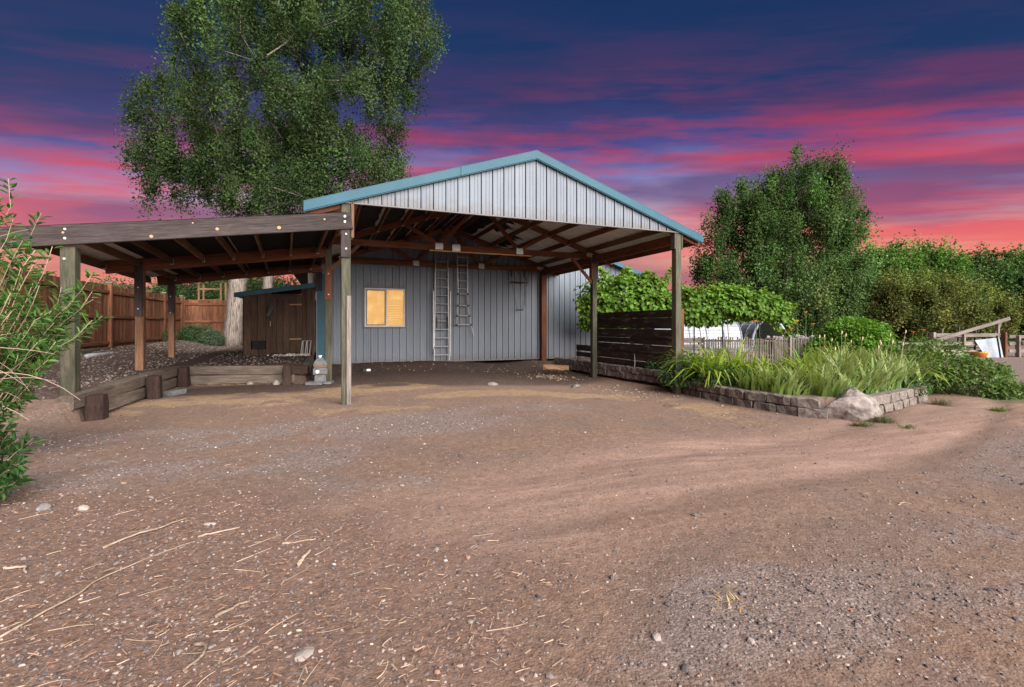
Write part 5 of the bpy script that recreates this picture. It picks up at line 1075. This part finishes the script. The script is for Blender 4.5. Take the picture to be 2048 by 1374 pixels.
def scatter(name, label, x, y, s, sc, col, mat, V0, F0, sink=.3, cat='gravel'):
    n = len(x); z = gz(x, y); yaw = rng.random(n)*6.283; tilt = rng.normal(size=(n, 1))*.2; c, sn = np.cos(yaw)[:, None], np.sin(yaw)[:, None]
    jit = 1+.25*rng.normal(size=(n, len(V0), 3))*.6; L = V0[None]*jit*sc[:, None, :]*s[:, None, None]
    X = L[..., 0]*c-L[..., 1]*sn; Y = L[..., 0]*sn+L[..., 1]*c; Z = L[..., 2]+X*tilt*.6
    V = np.stack([X+x[:, None], Y+y[:, None], Z+z[:, None]+(s*sc[:, 2]*(1-2*sink))[:, None]], -1).reshape(-1, 3)
    F = (np.arange(n)[:, None, None]*len(V0)+F0[None]).reshape(-1, F0.shape[1])
    return tag(meshobj(name, npmesh(name, V, F, mat, np.repeat(col, len(V0), 0))), label, cat, kind='stuff')
def zonev(arr, x, y):
    i = np.clip(np.searchsorted(us, x), 0, nu-1); j = np.clip(np.searchsorted(vs, y), 0, nv-1); return arr[j, i]
x, y, tt = in_view(52000, 1.35, 8.5, .9); pr = .08+.6*np.clip(zonev(gravel, x, y), 0, 1)**2; pr = np.maximum(pr, .45*zonev(bark, x, y)); k = (rng.random(len(x)) < pr) & (G(0, 0) > -5) & (~inpoly(x, y, BED)); x, y, tt = x[k], y[k], tt[k]; n = len(x)
gcol = np.array([(.07, .06, .063), (.115, .098, .098), (.17, .14, .135), (.22, .18, .168), (.29, .22, .19), (.25, .15, .11), (.4, .33, .28)])[rng.choice(7, n, p=(.2, .24, .21, .15, .1, .06, .04))]*(.8+.4*rng.random((n, 1)))
scatter('gravel', 'loose grey gravel strewn over the yard', x, y, (.003+.0045*rng.random(n)**2)*(1+.10*tt)+.010*(rng.random(n) > .99), np.stack([1+.5*rng.random(n), np.ones(n), .5+.3*rng.random(n)], 1), gcol, M['stones'], O20, F20)
# bark and wood chips
CH = np.array([(-1, -.16, -.06), (1, -.1, -.06), (1, .1, -.06), (-1, .16, -.06), (-1, -.12, .06), (1, -.08, .06), (1, .08, .06), (-1, .12, .06)]); CF = np.array([(0, 3, 2, 1), (4, 5, 6, 7), (0, 1, 5, 4), (1, 2, 6, 5), (2, 3, 7, 6), (3, 0, 4, 7)])
x, y, tt = in_view(34000, 1.35, 6, .9); pr = np.clip(zonev(bark, x, y), 0, 1)*.62+.012; k = rng.random(len(x)) < pr; x, y, tt = x[k], y[k], tt[k]; n = len(x)
ccol = np.array([(.3, .18, .115), (.24, .12, .07), (.38, .26, .18), (.15, .08, .052), (.42, .31, .23)])[rng.choice(5, n, p=(.22, .27, .14, .28, .09))]*(.75+.4*rng.random((n, 1)))
scatter('wood_chips', 'bark chips and wood slivers littering the foreground dirt', x, y, .004+.016*rng.random(n)**3.5, np.stack([np.ones(n), .5+.8*rng.random(n), .5+.5*rng.random(n)], 1), ccol, M['twig'], CH, CF, -.2, 'wood chips')
x = -1.0+rng.normal(size=150)*.35; x = np.concatenate([.22+.4*rng.normal(size=130), -.55+.5*rng.normal(size=60)]); y = np.concatenate([-6.4+.25*rng.normal(size=130), -5.4+.4*rng.normal(size=60)]); n = len(x)
scatter('pale_slivers', 'pale fresh wood slivers scattered in the centre left foreground', x, y, .008+.017*rng.random(n)**2, np.stack([np.ones(n), .45+.7*rng.random(n), .4+.5*rng.random(n)], 1), np.array((.38, .27, .19))*(.6+.5*rng.random((n, 1))), M['twig'], CH, CF, -.4, 'wood chips')
# terrace and floor stones
x = np.concatenate([rng.uniform(-5.9, -3.75, 2600), rng.uniform(-3.3, -.95, 1500)]); y = np.concatenate([rng.uniform(0.4, 14, 2600), rng.uniform(4.3, 13, 1500)]); n = len(x)
scatter('terrace_gravel', 'brown gravel covering the raised terrace', x, y, .012+.016*rng.random(n)**2, np.stack([1+.4*rng.random(n), np.ones(n), .6+.3*rng.random(n)], 1), np.array([(.07, .055, .05), (.12, .092, .08), (.19, .15, .13), (.045, .035, .032)])[rng.integers(0, 4, n)], M['stones'], O20, F20)
x = np.concatenate([rng.uniform(.2, 7, 90), 5.9+.4*rng.normal(size=160), 6.2+.5*rng.normal(size=110)]); y = np.concatenate([rng.uniform(5, 7, 90), 3.9+.5*rng.normal(size=160), .2+.8*rng.normal(size=110)]); k = (y < 7.1) & (x < 7.1); x, y = x[k], y[k]; n = len(x)
scatter('floor_rubble', 'pale chips and pebbles on the carport dirt floor', x, y, .012+.02*rng.random(n)**2, np.stack([1.2+.4*rng.random(n), np.ones(n), .5+.3*rng.random(n)], 1), np.array((.27, .2, .13))*(.5+.7*rng.random((n, 1))), M['stones'], O20, F20)
x = np.concatenate([-1.25+.3*rng.normal(size=90)]); y = 6.85+.12*rng.normal(size=90); n = 90
scatter('pale_stones', 'pale stones heaped around the metal stakes', x, y, .025+.02*rng.random(n), np.ones((n, 3)), np.array((.4, .37, .33))*(.5+.7*rng.random((n, 1))), M['stones'], O20, F20)
# single sticks and twigs one can point at
def stick(label, pts, r, mat='stick', cat='stick'):
    r *= .8; q0 = np.array(pts, float); f = np.linspace(0, 1, 12); g = np.linspace(0, 1, len(q0)); q0 = np.stack([np.interp(f, g, q0[:, i]) for i in range(3)], 1); q0[:, :2] += np.cumsum(rng.normal(size=(12, 2))*.006, 0)
    P = np.array([(x, y, G(x, y)+r*.7+dz) for x, y, dz in q0]); o = MB().tube(P, np.linspace(r, r*.55, len(P)), 6).obj('fallen_stick', M[mat], None, True); tag(o, label, cat)
stick('long pale stick lying diagonally at the left foreground edge', [(-1.62, -5.82, 0), (-1.5, -5.6, .01), (-1.46, -5.39, .005), (-1.28, -5.17, 0), (-1.08, -5.05, 0)], .007)
stick('curved pale root piece in the bottom left foreground', [(-.80, -6.16, 0), (-.77, -6.2, .01), (-.78, -6.25, .01), (-.82, -6.3, .0)], .011)
stick('crooked pale twig left of centre in the litter', [(-1.55, -4.93, 0), (-1.45, -4.8, .01), (-1.35, -4.76, .012), (-1.22, -4.6, 0)], .009)
stick('thin reddish stick at the left edge of the foreground', [(-1.95, -5.05, 0), (-1.85, -5.1, .01), (-1.78, -5.18, 0)], .011)
stick('straight split stick left of the white chips', [(-1.05, -5.0, 0), (-.92, -4.98, .005), (-.82, -4.95, 0)], .009)
stick('short pale stick right of the split stick', [(-.52, -5.3, 0), (-.42, -5.33, 0), (-.32, -5.34, 0)], .008)
stick('white bark chunk standing out in the centre left foreground', [(-.42, -5.62, 0), (-.38, -5.57, .012), (-.33, -5.5, .01)], .016)
stick('grey weathered root piece near the bottom left', [(-.75, -5.98, 0), (-.66, -5.96, .008), (-.6, -5.93, 0)], .011)
stick('thin white twig lying in the right gravel', [(3.93, -6.2, 0), (4.03, -6.2, .005), (4.1, -6.23, 0)], .006)
stick('slim twig on the dirt in the centre', [(.6, -5.6, 0), (.68, -5.6, .003), (.76, -5.58, 0)], .005)
tw_ = MB(); x, y, tt = in_view(900, 1.4, 5.5, .9); pr = np.clip(zonev(bark, x, y), 0, 1)*.5+.02; k = rng.random(900) < pr*.6
for px_, py_ in zip(x[k], y[k]):
    a = rng.normal()*.5+.5; L_ = .05+.16*rng.random()**2; n = 6; f = np.linspace(-.5, .5, n); bend = rng.normal()*.25; X = px_+math.cos(a)*f*L_-math.sin(a)*bend*L_*f*f; Y = py_+math.sin(a)*f*L_+math.cos(a)*bend*L_*f*f
    tw_.tube(np.stack([X, Y, gz(X, Y)+.004], 1), np.linspace(.0028, .0014, n), 4, np.array((.36, .27, .2))*(.5+.7*rng.random()))
tag(tw_.obj('dry_twigs', M['twig']), 'thin dry twigs scattered through the foreground litter', 'twigs', kind='stuff')
print('scene built')
